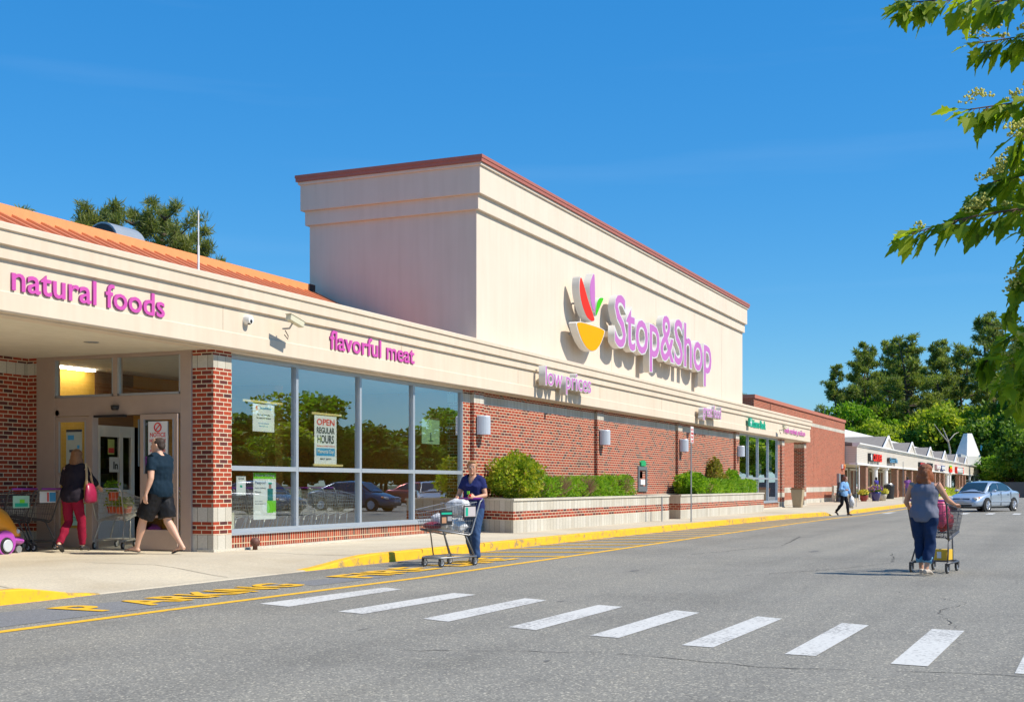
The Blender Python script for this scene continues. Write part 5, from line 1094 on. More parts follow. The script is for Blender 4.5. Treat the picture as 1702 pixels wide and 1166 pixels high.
for i, (x, y, lb) in enumerate(((.35,.08,'front left'),(.2,-.1,'front right'),(.02,.1,'middle left'),(-.12,-.1,'rear right'))):
    t = thing('potted_plant', 'green plant in an orange pot, %s in the entering cart' % lb, 'plant', L(x,y,.60)); q = MB(); q.lathe((0,0,0),[(0,0),(.06,0),(.085,.12),(0,.12)],12); q.v = [tuple(L(x+v[0],y+v[1],.60+v[2])) for v in q.v]; q.build('pot', mat('orange_pot',(.65,.10,.03),.5) if i == 0 else bpy.data.materials['orange_pot'], t)
    q = MB(); 
    for k in range(160): leafq(q, L(x,y,.78)+rv(r)*.11, .05, r, .7)
    q.build('leaves', L_DEC2, t, fix=False)
t = thing('potted_plant', 'dark leafy plant in an orange pot on the seat of the entering cart', 'plant', L(-.25,-.05,.85)); q = MB(); q.lathe((0,0,0),[(0,0),(.07,0),(.09,.15),(0,.15)],12); q.v = [tuple(L(-.25+v[0],-.05+v[1],.83+v[2])) for v in q.v]; q.build('pot', bpy.data.materials['orange_pot'], t); q = MB()
for k in range(220): leafq(q, L(-.25,-.02,1.06)+rv(r)*.13, .05, r, .7)
q.build('leaves', L_DEC, t, fix=False)
# orange toy car cart at the left edge
KX, KY = 14.95, 15.75
t = thing('toy_car_cart', 'orange and purple plastic toy car cart cut by the left edge', 'cart', (KX,KY,.15)); M_KO = mat('orange_plastic', (.82,.32,.02), .3, 0, .03, coat=.4); M_KP = mat('purple_plastic', (.40,.07,.42), .35, 0, .04, coat=.3)
m = MB(); m.loft([(KX-.75,KY,.55,.24,.22),(KX-.55,KY,.62,.30,.36),(KX-.1,KY,.68,.31,.38),(KX+.2,KY,.60,.30,.28),(KX+.42,KY,.47,.26,.16),(KX+.55,KY,.42,.2,.1),(KX+.6,KY,.40,.1,.05)], (0,1,0), 20); m.build('body_shell', M_KO, t, smooth=True)
m = MB(); m.loft([(KX-.8,KY,.36,.3,.10),(KX+.35,KY,.36,.31,.10),(KX+.56,KY,.34,.27,.08),(KX+.62,KY,.33,.18,.05)], (0,1,0), 18)
m.lathe((KX+.1,KY-.33,.33),[(.0,-.03),(.19,-.03),(.20,.0),(.19,.08),(0,.08)],24,axis='y'); m.build('fender', M_KP, t, smooth=False)
for x in (KX+.1, KX-.5):
    w = MB().lathe((x,KY-.36,.285),[(0,-.02),(.12,-.02),(.135,0),(.135,.06),(0,.06)],22,axis='y').build('wheel', M_DARK, t); MB().lathe((x,KY-.39,.285),[(0,-.01),(.09,-.01),(.10,0),(0,0)],18,axis='y').build('rim', M_LAMP, w)
for y in (KY-.2, KY+.2): MB().lathe((KX+.5,y,.21),[(0,-.02),(.06,-.02),(.06,.02),(0,.02)],14,axis='y').build('caster', M_GREY, t)
MB().lathe((KX+.44,KY-.24,.50),[(0,-.03),(.03,-.03),(.045,0),(0,0)],14,axis='y').build('headlight', M_LAMP, t)

# ------------------------------------------------------------ people
def remesh(o, vox, smooth=6, fac=.5, fold=0):
    a = o.modifiers.new('r', 'REMESH'); a.mode = 'VOXEL'; a.voxel_size = vox; a.use_smooth_shade = True
    if smooth: b = o.modifiers.new('s', 'SMOOTH'); b.factor = fac; b.iterations = smooth
    dg = bpy.context.evaluated_depsgraph_get(); me = bpy.data.meshes.new_from_object(o.evaluated_get(dg)); me.name = o.data.name
    mats = [m_ for m_ in o.data.materials]; o.modifiers.clear(); o.data = me
    me.materials.clear()
    for m_ in mats: me.materials.append(m_)
    if fold:
        ns = [v.normal.copy() for v in me.vertices]
        for v, n_ in zip(me.vertices, ns):
            c = v.co; q = noise.noise(Vector((c.x*9+c.z*5, c.y*9-c.z*3, c.z*4.5)))*.7 + noise.noise(Vector((c.x*21-c.z*9, c.y*21+c.z*6, c.z*11)))*.35
            v.co = c + n_*(q*fold)
    me.polygons.foreach_set('use_smooth', [True]*len(me.polygons)); return o
def skin(name, c): 
    m = mat(name, c, .5, 0, .10, 9); b = m.node_tree.nodes['Principled BSDF']; b.inputs['Subsurface Weight'].default_value = .12; b.inputs['Subsurface Radius'].default_value = (.02,.008,.004); return m
SK1 = skin('skin_fair', (.62,.36,.25)); SK2 = skin('skin_tanned', (.56,.29,.18)); SK3 = skin('skin_dark', (.13,.07,.045))
def cloth(name, c, var=.15, bump=.5, sc=7, rough=.85): return mat(name, c, rough, 0, var, 5, bump, sc, spec=.2)
def hand(m, w, d, palm_n, k, curl=.5, r=1.0, side=1):
    # w wrist, d direction of the fingers, palm_n palm normal
    d = Vector(d).normalized(); pn = Vector(palm_n); pn = (pn-d*pn.dot(d)).normalized(); s = d.cross(pn)
    w = Vector(w); p = w + d*.05*k
    m.loft([(*w,.024*k,.021*k),(*(w+d*.03*k),.032*k,.018*k),(*(w+d*.075*k),.040*k,.016*k),(*(w+d*.095*k),.036*k,.013*k)], s, 12)
    for i, (o, L) in enumerate(((-.030,.062),(-.010,.074),(.010,.070),(.029,.055))):
        b = w + d*.088*k + s*o*k; a1 = curl*.7; a2 = curl*1.6; a3 = curl*2.3
        q1 = b + (d*math.cos(a1)+pn*math.sin(a1))*L*.45*k; q2 = q1 + (d*math.cos(a2)+pn*math.sin(a2))*L*.32*k; q3 = q2 + (d*math.cos(a3)+pn*math.sin(a3))*L*.26*k
        m.tube([b-d*.02*k,b,q1,q2,q3], [.0095*k,.0095*k,.009*k,.0085*k,.007*k], 8)
    tb = w + d*.03*k - s*side*.026*k; t1 = tb + (d*.55 - s*side*.75 + pn*.25).normalized()*.035*k; t2 = t1 + (d*.85 - s*side*.2 + pn*.4).normalized()*.032*k
    m.tube([tb+s*side*.012*k,tb,t1,t2], [.013*k,.013*k,.0105*k,.008*k], 8)
def head(m, c, f, k, jaw=1.0):
    # c head centre, f facing direction (unit, horizontal)
    c = Vector(c); f = Vector(f).normalized(); s = Vector((-f.y,f.x,0)); u = s.cross(f)*-1
    u = Vector((0,0,1)); P = lambda a, b, h: c + f*a*k + s*b*k + u*h*k
    R_ = [(.040,-.118,.022,.020),(.036,-.105,.040*jaw,.036),(.026,-.075,.054*jaw,.058),(.014,-.035,.064*jaw,.080),(.004,.005,.070,.092),(-.004,.045,.072,.094),(-.008,.08,.064,.080),(-.010,.105,.044,.055),(-.010,.118,.018,.022)]
    m.loft([(*P(a,0,h),ra*k,rb*k) for a, h, ra, rb in R_], s, 18)
    m.loft([(*P(.088,0,.018),.008*k,.008*k),(*P(.102,0,-.010),.011*k,.012*k),(*P(.108,0,-.028),.016*k,.014*k),(*P(.092,0,-.038),.013*k,.010*k)], s, 8)
    for q in (1,-1): m.loft([(*P(-.004,q*.070,.022),.006*k,.016*k),(*P(-.008,q*.077,.005),.008*k,.02*k),(*P(0,q*.070,-.022),.006*k,.010*k)], f, 8)
    m.ball(P(.088,0,-.058), (.017*k,.017*k,.012*k), 8); m.ball(P(.078,0,-.100), (.02*k,.02*k,.018*k), 8)
    return P
def person(label, loc, rz, H, S, skinm, parts, vox=.0075, face=True, hairm=None, hair=None, group=None, wide=1.0, brow=None, bare_feet=False):
    """S: skeleton in metres for a 1.75 m figure, forward +X, left +Y"""
    k = H/1.75; t = thing('person', label, 'person', loc, rz, group); V = lambda p: Vector(p)*k
    b = MB(); pel, che, nec, hd = V(S['pelvis']), V(S['chest']), V(S['neck']), V(S['head']); side = Vector(S.get('side',(0,1,0)))
    w = wide; waist = pel.lerp(che,.45)
    def torso(mm, e, lo=0, hi=9, w=w, hip=1.0, bust=0):
        rr = [(pel-Vector((0,0,.10*k)),.13*w,.10*w),(pel-Vector((0,0,.03*k)),.165*w*hip,.115*w),(pel+Vector((0,0,.05*k)),.165*w*hip,.112*w),(waist,.142*w,.100*w),(che-Vector((0,0,.06*k)),.158*w,.112*w),(che+Vector((bust*.5*k,0,.02*k)),.172*w,.118*w+bust),(che.lerp(nec,.42),.168*w,.10*w),(che.lerp(nec,.68),.128*w,.082*w),(che.lerp(nec,.86),.086*w,.066*w),(nec,.060,.058),(nec.lerp(hd,.25),.054,.056),(nec.lerp(hd,.6),.052,.056)]
        mm.loft([(*p,(a+e)*k,(c+e)*k) for p, a, c in rr[lo:hi]], side, 20)
    torso(b, 0, 0, 12)
    f = Vector(S.get('look',(1,0,0))); P = head(b, hd, f, k*S.get('hs',1.0))
    arms = []; 
    for q, sd in (('L',1),('R',-1)):
        sh, el, wr = V(S['sh'+q]), V(S['el'+q]), V(S['wr'+q]); arms.append((sh, el, wr)); aw = S.get('armw',1.0)
        b.loft([(*(sh+(che-sh)*.15),.05*k,.05*k),(*sh,.054*k*aw,.056*k*aw),(*sh.lerp(el,.4),.048*k*aw,.050*k*aw),(*sh.lerp(el,.85),.040*k*aw,.040*k*aw),(*el,.038*k*aw,.038*k*aw),(*el.lerp(wr,.3),.039*k*aw,.037*k*aw),(*el.lerp(wr,.75),.029*k,.027*k),(*wr,.025*k,.021*k)], (0,1,0) if abs((el-sh).normalized().y) < .8 else (1,0,0), 12)
        hd_ = Vector(S.get('hd'+q, tuple((wr-el).normalized()))); hand(b, wr, hd_, S.get('pn'+q,(0,-sd,0)), k, S.get('curl'+q,.45), side=sd)
    legs = []
    for q, sd in (('L',1),('R',-1)):
        hp, kn, an, toe = V(S['hp'+q]), V(S['kn'+q]), V(S['an'+q]), V(S['toe'+q]); legs.append((hp, kn, an, toe)); lw = S.get('legw',1.0)
        b.loft([(*hp,.085*k*lw,.085*k*lw),(*hp.lerp(kn,.35),.080*k*lw,.083*k*lw),(*hp.lerp(kn,.8),.060*k*lw,.062*k*lw),(*kn,.053*k*lw,.056*k*lw),(*kn.lerp(an,.3),.053*k*lw,.060*k*lw),(*kn.lerp(an,.7),.038*k,.042*k),(*an,.033*k,.038*k),(*(an.lerp(an-(kn-an)*.12,1)),.032*k,.038*k)], (0,1,0), 14)
        d = (toe-an); hz_ = Vector((d.x,d.y,d.z)).normalized()
        heel = an + Vector((0,0,-.045*k)) - Vector((d.x,d.y,0)).normalized()*.045*k
        ball_ = toe - hz_*.07*k
        b.loft([(*heel,.028*k,.026*k),(*(an+Vector((0,0,-.03*k))),.032*k,.036*k),(*an.lerp(ball_,.55),.036*k,.032*k),(*ball_,.042*k,.021*k),(*toe,.030*k,.012*k)], Vector((0,0,1)).cross(hz_), 12)
    bo = b.build('body', skinm, t, local=True, fix=False); remesh(bo, vox, 3)
    if face:
        for q in (1,-1):
            e = MB(); hk = k*S.get('hs',1.0); c = hd + f*.083*hk + Vector((-f.y,f.x,0))*q*.031*hk + Vector((0,0,.014*hk)); e.ball(c, (.011*hk,.013*hk,.008*hk), 10); e.build('eye', M_WHITE, t, local=True, smooth=True)
            e = MB(); e.ball(c+f*.008*hk, (.005*hk,.006*hk,.006*hk), 8); e.build('iris', M_BLK, t, local=True, smooth=True)
            e = MB(); sv = Vector((-f.y,f.x,0)); c2 = hd + f*.094*hk + Vector((0,0,.036*hk)); e.tube([c2+sv*q*.016*hk, c2+sv*q*.034*hk+Vector((0,0,.004*hk))-f*.004, c2+sv*q*.05*hk-f*.016*hk], .0032, 6); e.build('eyebrow', brow or hairm, t, local=True)
        e = MB(); sv = Vector((-f.y,f.x,0)); c2 = hd + f*.104*hk + Vector((0,0,-.056*hk)); e.tube([c2-sv*.022*hk-f*.010*hk, c2, c2+sv*.022*hk-f*.010*hk], [.003,.0055,.003], 6); e.build('lips', mat('lips',(.42,.13,.11),.4), t, local=True, smooth=True)
    if hair:
        h = MB(); hk = k*S.get('hs',1.0); sv = Vector((-f.y,f.x,0))
        for (a, l_, z, ra, rb, rz_) in hair:
            c = hd + f*a*hk + sv*l_*hk + Vector((0,0,z*hk)); n0 = len(h.v); h.ball((0,0,0), (ra*hk,rb*hk,rz_*hk), 14, seed=a*9+z*7+l_*3, amp=.14, fr=3.2)
            M3 = Matrix((f, sv, Vector((0,0,1)))).transposed(); h.v[n0:] = [tuple(M3 @ Vector(v) + c) for v in h.v[n0:]]
        ho = h.build('hair', hairm, t, local=True, fix=False); remesh(ho, max(vox,.008), 7, fold=.008)
    for p in parts: p(t, k, dict(lw=S.get('legw',1.0), aw=S.get('armw',1.0), torso=torso, arms=arms, legs=legs, pel=pel, che=che, nec=nec, hd=hd, side=side, waist=waist, vox=vox))
    return t
def shirt(mt, sleeve=.55, e=.014, lo=1, vneck=False, tank=False, hip=1.0, bust=0, name='shirt', sl_r=1.0):
    def f(t, k, D):
        m = MB(); D['torso'](m, e, lo, 9, hip=hip, bust=bust); aw = D['aw']
        if not tank:
            for sh, el, wr in D['arms']:
                nc_ = D['nec']; m.loft([(*(nc_+Vector((0,0,-.045*k))),.060*k,.060*k),(*(nc_.lerp(sh,.5)+Vector((0,0,-.012*k))),.074*k*aw,.074*k*aw),(*(sh+Vector((0,0,-.004*k))),.073*k*aw,.073*k*aw)], (1,0,0), 12)
                pts = [(sh+(D['che']-sh)*.2,.068*aw),(sh+Vector((0,0,-.006)),.070*aw),(sh.lerp(el,min(1,sleeve)*.5),.062*sl_r),(sh.lerp(el,min(1,sleeve)),.062*sl_r)]
                if sleeve > 1: pts += [(el.lerp(wr,.4*(sleeve-1)),.055*sl_r),(el.lerp(wr,sleeve-1),.044*sl_r)]
                m.loft([(*p,r_*k,r_*k) for p, r_ in pts], (0,1,0) if abs((el-sh).normalized().y) < .8 else (1,0,0), 14)
        else:
            for sh, el, wr in D['arms']:
                m.loft([(*(D['che'].lerp(sh,.62)),.07*k,.10*k),(*(D['nec'].lerp(sh,.62)+Vector((0,0,-.02*k))),.035*k,.055*k)], (0,1,0), 12)
        o = m.build(name, mt, t, local=True, fix=False); remesh(o, max(.011, D['vox']), 4, fold=.021)
        if vneck or tank:
            bm = bmesh.new(); bm.from_mesh(o.data); nz_ = D['nec']; kill = []
            for v in bm.verts:
                d_ = v.co - nz_
                if vneck and d_.x > -.01 and d_.z > -.145*k and abs(d_.y) < (d_.z+.145*k)*.52: kill.append(v)
                if tank and d_.z > -.045*k and abs(d_.y) < .09*k: kill.append(v)
            bmesh.ops.delete(bm, geom=kill, context='VERTS'); bm.to_mesh(o.data); bm.free()
    return f
def trousers(mt, length=1.0, e=.014, flare=1.0, hip=1.0, name='trousers', cuff=None, loose=0):
    def f(t, k, D):
        m = MB(); D['torso'](m, e+.002, 0, 4, hip=hip)
        for hp, kn, an, toe in D['legs']:
            r = [(hp+Vector((0,0,.02*k)),.096*hip),(hp.lerp(kn,.35),.088+loose*.5),(hp.lerp(kn,.75),.071+loose),(kn,.066+loose)]
            if length > .5: r += [(kn.lerp(an,.4),.064*(.5+flare*.5)+loose),(kn.lerp(an,min(1,(length-.5)*2)),.052*flare+loose)]
            else: r = [(hp+Vector((0,0,.02*k)),.098*hip),(hp.lerp(kn,.5),.10+loose),(hp.lerp(kn,length*2),.095+loose)]
            lw = D['lw']; m.loft([(*p,(a*lw+e*.4)*k,(a*lw+e*.5)*k) for p, a in r], (0,1,0), 16)
        o = m.build(name, mt, t, local=True, fix=False); remesh(o, max(.011, D['vox']), 4, fold=.021)
        if cuff:
            for hp, kn, an, toe in D['legs']:
                c = MB(); a, b_ = kn.lerp(an,(length-.5)*2-.22), kn.lerp(an,(length-.5)*2+.01); r0 = (.058*flare+loose+e*.6)*k
                c.loft([(*a,r0,r0),(*b_,r0,r0)], (0,1,0), 18); c.build('cuff', cuff, t, local=True, smooth=True)
    return f
def shoes(mt, sole=None, e=.010, flat=False, name='shoe'):
    def f(t, k, D):
        for hp, kn, an, toe in D['legs']:
            d = (toe-an).normalized(); h = Vector((d.x,d.y,0)).normalized(); heel = an + Vector((0,0,-.045*k)) - h*.05*k; ball_ = toe - d*.07*k
            m = MB(); s = Vector((0,0,1)).cross(d); z = e
            if not flat: m.loft([(*(heel+Vector((0,0,.01))),.036*k,.040*k),(*(an+Vector((0,0,-.02*k))),.042*k,.048*k),(*an.lerp(ball_,.6),.044*k,.038*k),(*ball_,.050*k,.028*k),(*(toe+d*.012),.036*k,.017*k)], s, 12)
            else: m.loft([(*(heel+Vector((0,0,-.018*k))),.034*k,.012*k),(*(an.lerp(ball_,.5)+Vector((0,0,-.035*k))),.038*k,.011*k),(*(ball_+Vector((0,0,-.018*k))),.048*k,.010*k),(*(toe+d*.012+Vector((0,0,-.008*k))),.036*k,.008*k)], s, 12); m.tube([ball_+s*.045*k, ball_+Vector((0,0,.026*k))+d*.01, ball_-s*.045*k], .008*k, 6)
            o = m.build(name, mt, t, local=True, fix=False); remesh(o, .009, 3)
    return f
Z = Vector
# man walking away past the entrance
man = person('man in a dark blue T-shirt, black shorts and flip-flops seen from behind', (16.0,13.15,.15), R(92), 1.86, dict(
  pelvis=(0,0,.95), chest=(.0,0,1.28), neck=(.015,0,1.49), head=(.035,0,1.615), look=(1,.25,0), legw=1.12, armw=1.12,
  hpL=(0,.10,.90), knL=(.22,.11,.50), anL=(.34,.10,.10), toeL=(.53,.12,.055), hpR=(0,-.10,.90), knR=(-.06,-.11,.49), anR=(-.32,-.10,.125), toeR=(-.14,-.12,.025),
  shL=(0,.20,1.41), elL=(-.05,.27,1.13), wrL=(.02,.30,.89), hdL=(.12,.02,-1), pnL=(0,-1,0), shR=(0,-.20,1.41), elR=(.04,-.27,1.13), wrR=(.16,-.26,.91), curlL=.6),
  SK1, [shirt(cloth('navy_tshirt',(.006,.020,.036)), .62, .030, 0, sl_r=1.12), trousers(cloth('black_shorts',(.012,.012,.014),rough=.5), .44, .02, name='shorts', loose=.015), shoes(M_DARK, flat=True, name='flip_flop')],
  hairm=mat('short_brown_hair',(.035,.018,.012),.6,0,.3,30,.6,90), hair=[(-.02,0,.045,.088,.078,.078),(-.05,0,.0,.062,.070,.075)], wide=1.2)
# woman with red trousers pushing the cart into the shop
redw = person('woman in a black top and red trousers pushing a cart through the doors', (15.98,14.9,.15), R(14), 1.72, dict(
  pelvis=(-.04,0,.93), chest=(.05,0,1.27), neck=(.10,0,1.46), head=(.13,0,1.59), look=(1,.1,0),
  hpL=(-.04,.085,.90), knL=(.05,.11,.50), anL=(-.22,.13,.13), toeL=(-.09,.14,.02), hpR=(-.04,-.085,.90), knR=(.10,-.10,.49), anR=(.12,-.10,.095), toeR=(.30,-.12,.03),
  shL=(.07,.158,1.385), elL=(.15,.27,1.14), wrL=(.40,.20,1.05), shR=(.07,-.158,1.385), elR=(.22,-.26,1.16), wrR=(.50,-.20,1.08), pnL=(0,0,-1), pnR=(0,0,-1), curlL=.9, curlR=.9),
  SK1, [shirt(cloth('black_top',(.018,.014,.022)), 1.35, .026, 0, hip=1.06, sl_r=1.05), trousers(cloth('crimson_trousers',(.24,.008,.032),.2), .97, .010, hip=1.03), shoes(M_DARK)],
  hairm=mat('light_brown_hair',(.22,.10,.04),.5,0,.4,25,.6,60,stretch=(3,3,.4)), hair=[(-.02,0,.04,.098,.092,.088),(-.05,0,-.02,.075,.098,.10),(-.055,0,-.10,.062,.105,.095),(-.06,0,-.17,.052,.115,.07),(-.03,.085,-.11,.045,.035,.09),(-.03,-.085,-.11,.045,.035,.09)])
T = inv((15.98,14.9,.15), R(14)); q = MB(); q.loft([(.02,-.30,.80,.10,.05),(.02,-.30,.84,.16,.075),(.02,-.30,.98,.15,.07),(.02,-.29,1.08,.115,.045),(.02,-.28,1.12,.10,.02)], (1,0,0), 18); q.v = [tuple(T(*v)) for v in q.v]
hb = thing('handbag', 'crimson leather handbag hanging from the shoulder of the woman at the doors', 'handbag', T(.02,-.3,.8)); q.build('bag_body', mat('crimson_leather',(.30,.014,.06),.35,0,.1,8,.2,15), hb, smooth=True)
q = MB()
for s in (.0,.02): q.tube([(-.08,-.27-s,1.09),(-.02,-.24-s,1.28),(.05,-.19-s,1.45),(.10,-.22-s,1.38),(.12,-.27-s,1.09)], .008, 6)
q.v = [tuple(T(*v)) for v in q.v]; q.build('strap', mat('tan_strap',(.62,.45,.25),.5), hb, smooth=True)
# woman in the blue shirt crossing with her cart
cw = person('woman in a navy V-neck T-shirt and jeans walking behind the cart of white bags', (18.22,8.72,0), R(184), 1.67, dict(
  pelvis=(0,0,.93), chest=(.03,0,1.27), neck=(.05,0,1.46), head=(.075,0,1.59), look=(1,.30,0),
  hpL=(0,.085,.90), knL=(.14,.09,.50), anL=(.14,.09,.09), toeL=(.32,.10,.035), hpR=(0,-.085,.90), knR=(-.02,-.11,.50), anR=(-.30,-.12,.15), toeR=(-.16,-.13,.03),
  shL=(.03,.155,1.39), elL=(.07,.235,1.13), wrL=(.27,.13,1.10), hdL=(.7,-.5,.15), pnL=(-.3,-.7,-.2), shR=(.03,-.155,1.39), elR=(.10,-.24,1.12), wrR=(.30,-.20,1.06), hdR=(.9,.2,.15), pnR=(-.2,.7,-.3), curlL=1.0, curlR=.95),
  SK2, [shirt(cloth('navy_vneck',(.018,.025,.11)), .60, .022, 0, bust=.02, vneck=True), trousers(cloth('blue_jeans',(.035,.075,.17),.3), .98, .012, flare=1.25, name='jeans'), shoes(mat('grey_sneaker',(.20,.19,.18),.8,0,.2))],
  hairm=mat('sandy_hair',(.36,.17,.06),.55,0,.35,30,.6,70), hair=[(-.022,0,.052,.092,.084,.080),(-.055,0,.0,.06,.078,.085),(.040,0,.090,.050,.066,.034),(-.01,.066,.03,.05,.018,.045),(-.01,-.066,.03,.05,.018,.045)], vox=.007)
T = inv((18.22,8.72,0), R(184)); q = MB(); kk = 1.67/1.75
q.add([tuple(T(a*kk,b*kk,c*kk)) for a, b, c in ((.165,-.055,1.385),(.165,.055,1.385),(.185,.0,1.29))], [(0,1,2)])
vn = thing('key_lanyard', 'small red and green tag held in the hand of the woman in navy', 'tag', T(.42,.05,1.07)); q = MB(); q.ball((0,0,0),(.022,.022,.022),8); q.v = [tuple(T(v[0]+.34,v[1]+.07,v[2]+1.08)) for v in q.v]; q.build('red_tag', M_REDF, vn, smooth=True); q = MB(); q.box(-.008,-.02,0,.008,.02,.05); q.v = [tuple(T(v[0]+.34,v[1]+.04,v[2]+1.10)) for v in q.v]; q.build('green_tag', M_LIME, vn)
# red haired woman
rw = person('red haired woman in a grey tank top and cuffed jeans pushing a dark cart', (18.22,1.85,0), R(-14), 1.56, dict(
  pelvis=(0,0,.93), chest=(.04,0,1.27), neck=(.06,0,1.46), head=(.08,0,1.59), look=(1,-.15,0), legw=1.15, armw=1.1,
  hpL=(0,.095,.90), knL=(.08,.10,.50), anL=(.10,.075,.09), toeL=(.28,.09,.03), hpR=(0,-.095,.90), knR=(.03,-.09,.49), anR=(-.08,-.06,.095), toeR=(.10,-.08,.03),
  shL=(.04,.19,1.41), elL=(.10,.32,1.13), wrL=(.24,.27,.98), shR=(.04,-.19,1.41), elR=(.17,-.30,1.17), wrR=(.36,-.36,1.09), hdL=(.9,0,-.1), hdR=(1,-.1,0), pnL=(0,0,-1), pnR=(0,0,-1), curlL=.9, curlR=.9),
  SK2, [shirt(cloth('grey_tank_top',(.15,.16,.21),.12), 0, .022, 0, tank=True, hip=1.08, name='tank_top'), trousers(cloth('dark_jeans',(.012,.03,.085),.2), .86, .014, hip=1.1, flare=1.12, name='jeans', cuff=mat('pale_denim_cuff',(.12,.32,.48),.8,0,.2,30,.4,40,stretch=(1,1,12))), shoes(mat('pale_sandal',(.50,.42,.34),.7))],
  hairm=mat('auburn_hair',(.30,.085,.022),.42,0,.5,25,.7,60,stretch=(3,3,.5)), hair=[(-.02,0,.055,.11,.105,.09),(-.05,0,-.01,.09,.115,.10),(-.065,.02,-.10,.072,.12,.10),(-.07,-.02,-.18,.06,.11,.08),(-.06,.03,-.235,.045,.075,.05),(.0,.085,-.08,.06,.045,.10),(.0,-.085,-.08,.06,.045,.10)], wide=1.15, vox=.008)
# pedestrian in the pale blue shirt
ped = person('woman in a pale blue blouse and black trousers walking with a white bag', (51.9,8.35,0), R(-118), 1.62, dict(
  pelvis=(0,0,.93), chest=(.03,0,1.27), neck=(.05,0,1.46), head=(.08,0,1.59), look=(1,.3,0),
  hpL=(0,.085,.90), knL=(.12,.09,.50), anL=(.16,.09,.09), toeL=(.34,.10,.035), hpR=(0,-.085,.90), knR=(-.04,-.10,.50), anR=(-.34,-.10,.18), toeR=(-.22,-.11,.03),
  shL=(.03,.175,1.40), elL=(.04,.26,1.13), wrL=(.12,.28,.90), shR=(.03,-.175,1.40), elR=(.02,-.27,1.14), wrR=(.22,-.16,1.12), curlL=.9, curlR=.9),
  SK1, [shirt(cloth('pale_blue_blouse',(.22,.42,.70)), 1.85, .03, 0, sl_r=1.15), trousers(cloth('black_trousers',(.012,.012,.016)), .97, .012), shoes(mat('brown_sandal',(.07,.03,.02)))],
  hairm=mat('dark_auburn_hair',(.14,.035,.015),.5,0,.3,30), hair=[(-.02,0,.05,.10,.09,.085),(-.05,0,-.01,.075,.095,.10),(-.01,.075,.0,.055,.03,.06),(-.01,-.075,.0,.055,.03,.06)], vox=.014)
T = inv((51.9,8.35,0), R(-118)); lump('grocery_bag', 'white plastic bag swinging from the hand of the woman in pale blue', 'bag', T(.16,.30,.55), (.13,.11,.24), M_BAG, 12, .3); q = MB(); q.tube([T(.14,.27,.84),T(.16,.29,.74)], .02, 6)
lump('shoulder_bag', 'black shoulder bag at the hip of the woman in pale blue', 'bag', T(-.08,-.24,.84), (.17,.08,.12), M_DARK, 13, .2)
# small figures further off
def stand(label, loc, rz, H, shirt_c, leg_c, hair_c, sk, sleeve=.6, sit=False):
    S = dict(pelvis=(0,0,.93), chest=(.01,0,1.27), neck=(.02,0,1.46), head=(.04,0,1.59), look=(1,0,0), hpL=(0,.085,.90), knL=(.10,.09,.50), anL=(.12,.09,.09), toeL=(.3,.10,.035), hpR=(0,-.085,.90), knR=(0,-.09,.50), anR=(-.16,-.09,.11), toeR=(.0,-.1,.03),
      shL=(.01,.175,1.40), elL=(.0,.25,1.13), wrL=(.1,.25,.9), shR=(.01,-.175,1.40), elR=(.0,-.25,1.13), wrR=(.12,-.24,.92))
    if sit:
        dz = -.42
        for k_ in S:
            if k_[:2] in ('pe','ch','ne','he','sh','el','wr','hp'): a = S[k_]; S[k_] = (a[0],a[1],a[2]+dz)
        S.update(knL=(.42,.12,.52), anL=(.44,.12,.09), toeL=(.62,.13,.03), knR=(.42,-.12,.52), anR=(.44,-.12,.09), toeR=(.62,-.13,.03), wrL=(.25,.18,.62), wrR=(.25,-.18,.62))
    return person(label, loc, rz, H, S, sk, [shirt(cloth('shirt_cloth',shirt_c), sleeve, .02, 0), trousers(cloth('trouser_cloth',leg_c), .97, .014), shoes(M_DARK)], vox=.022, face=False, hairm=mat('hair',hair_c), hair=[(-.02,0,.05,.095,.088,.085),(-.05,0,-.03,.07,.085,.10)])
stand('dark haired person in a red shirt sitting on the bench by the brick building', (84.8,13.62,.15), R(-80), 1.72, (.55,.02,.03), (.5,.42,.32), (.02,.012,.01), SK1, sit=True)
stand('woman in a deep blue and purple dress behind the flower pots', (97.5,13.3,.15), R(60), 1.7, (.06,.05,.30), (.10,.03,.25), (.01,.01,.01), SK3, .3)
stand('person in a purple shirt and jeans walking under the arcade', (99.6,11.3,.15), R(15), 1.72, (.26,.10,.32), (.05,.09,.2), (.03,.02,.015), SK2)
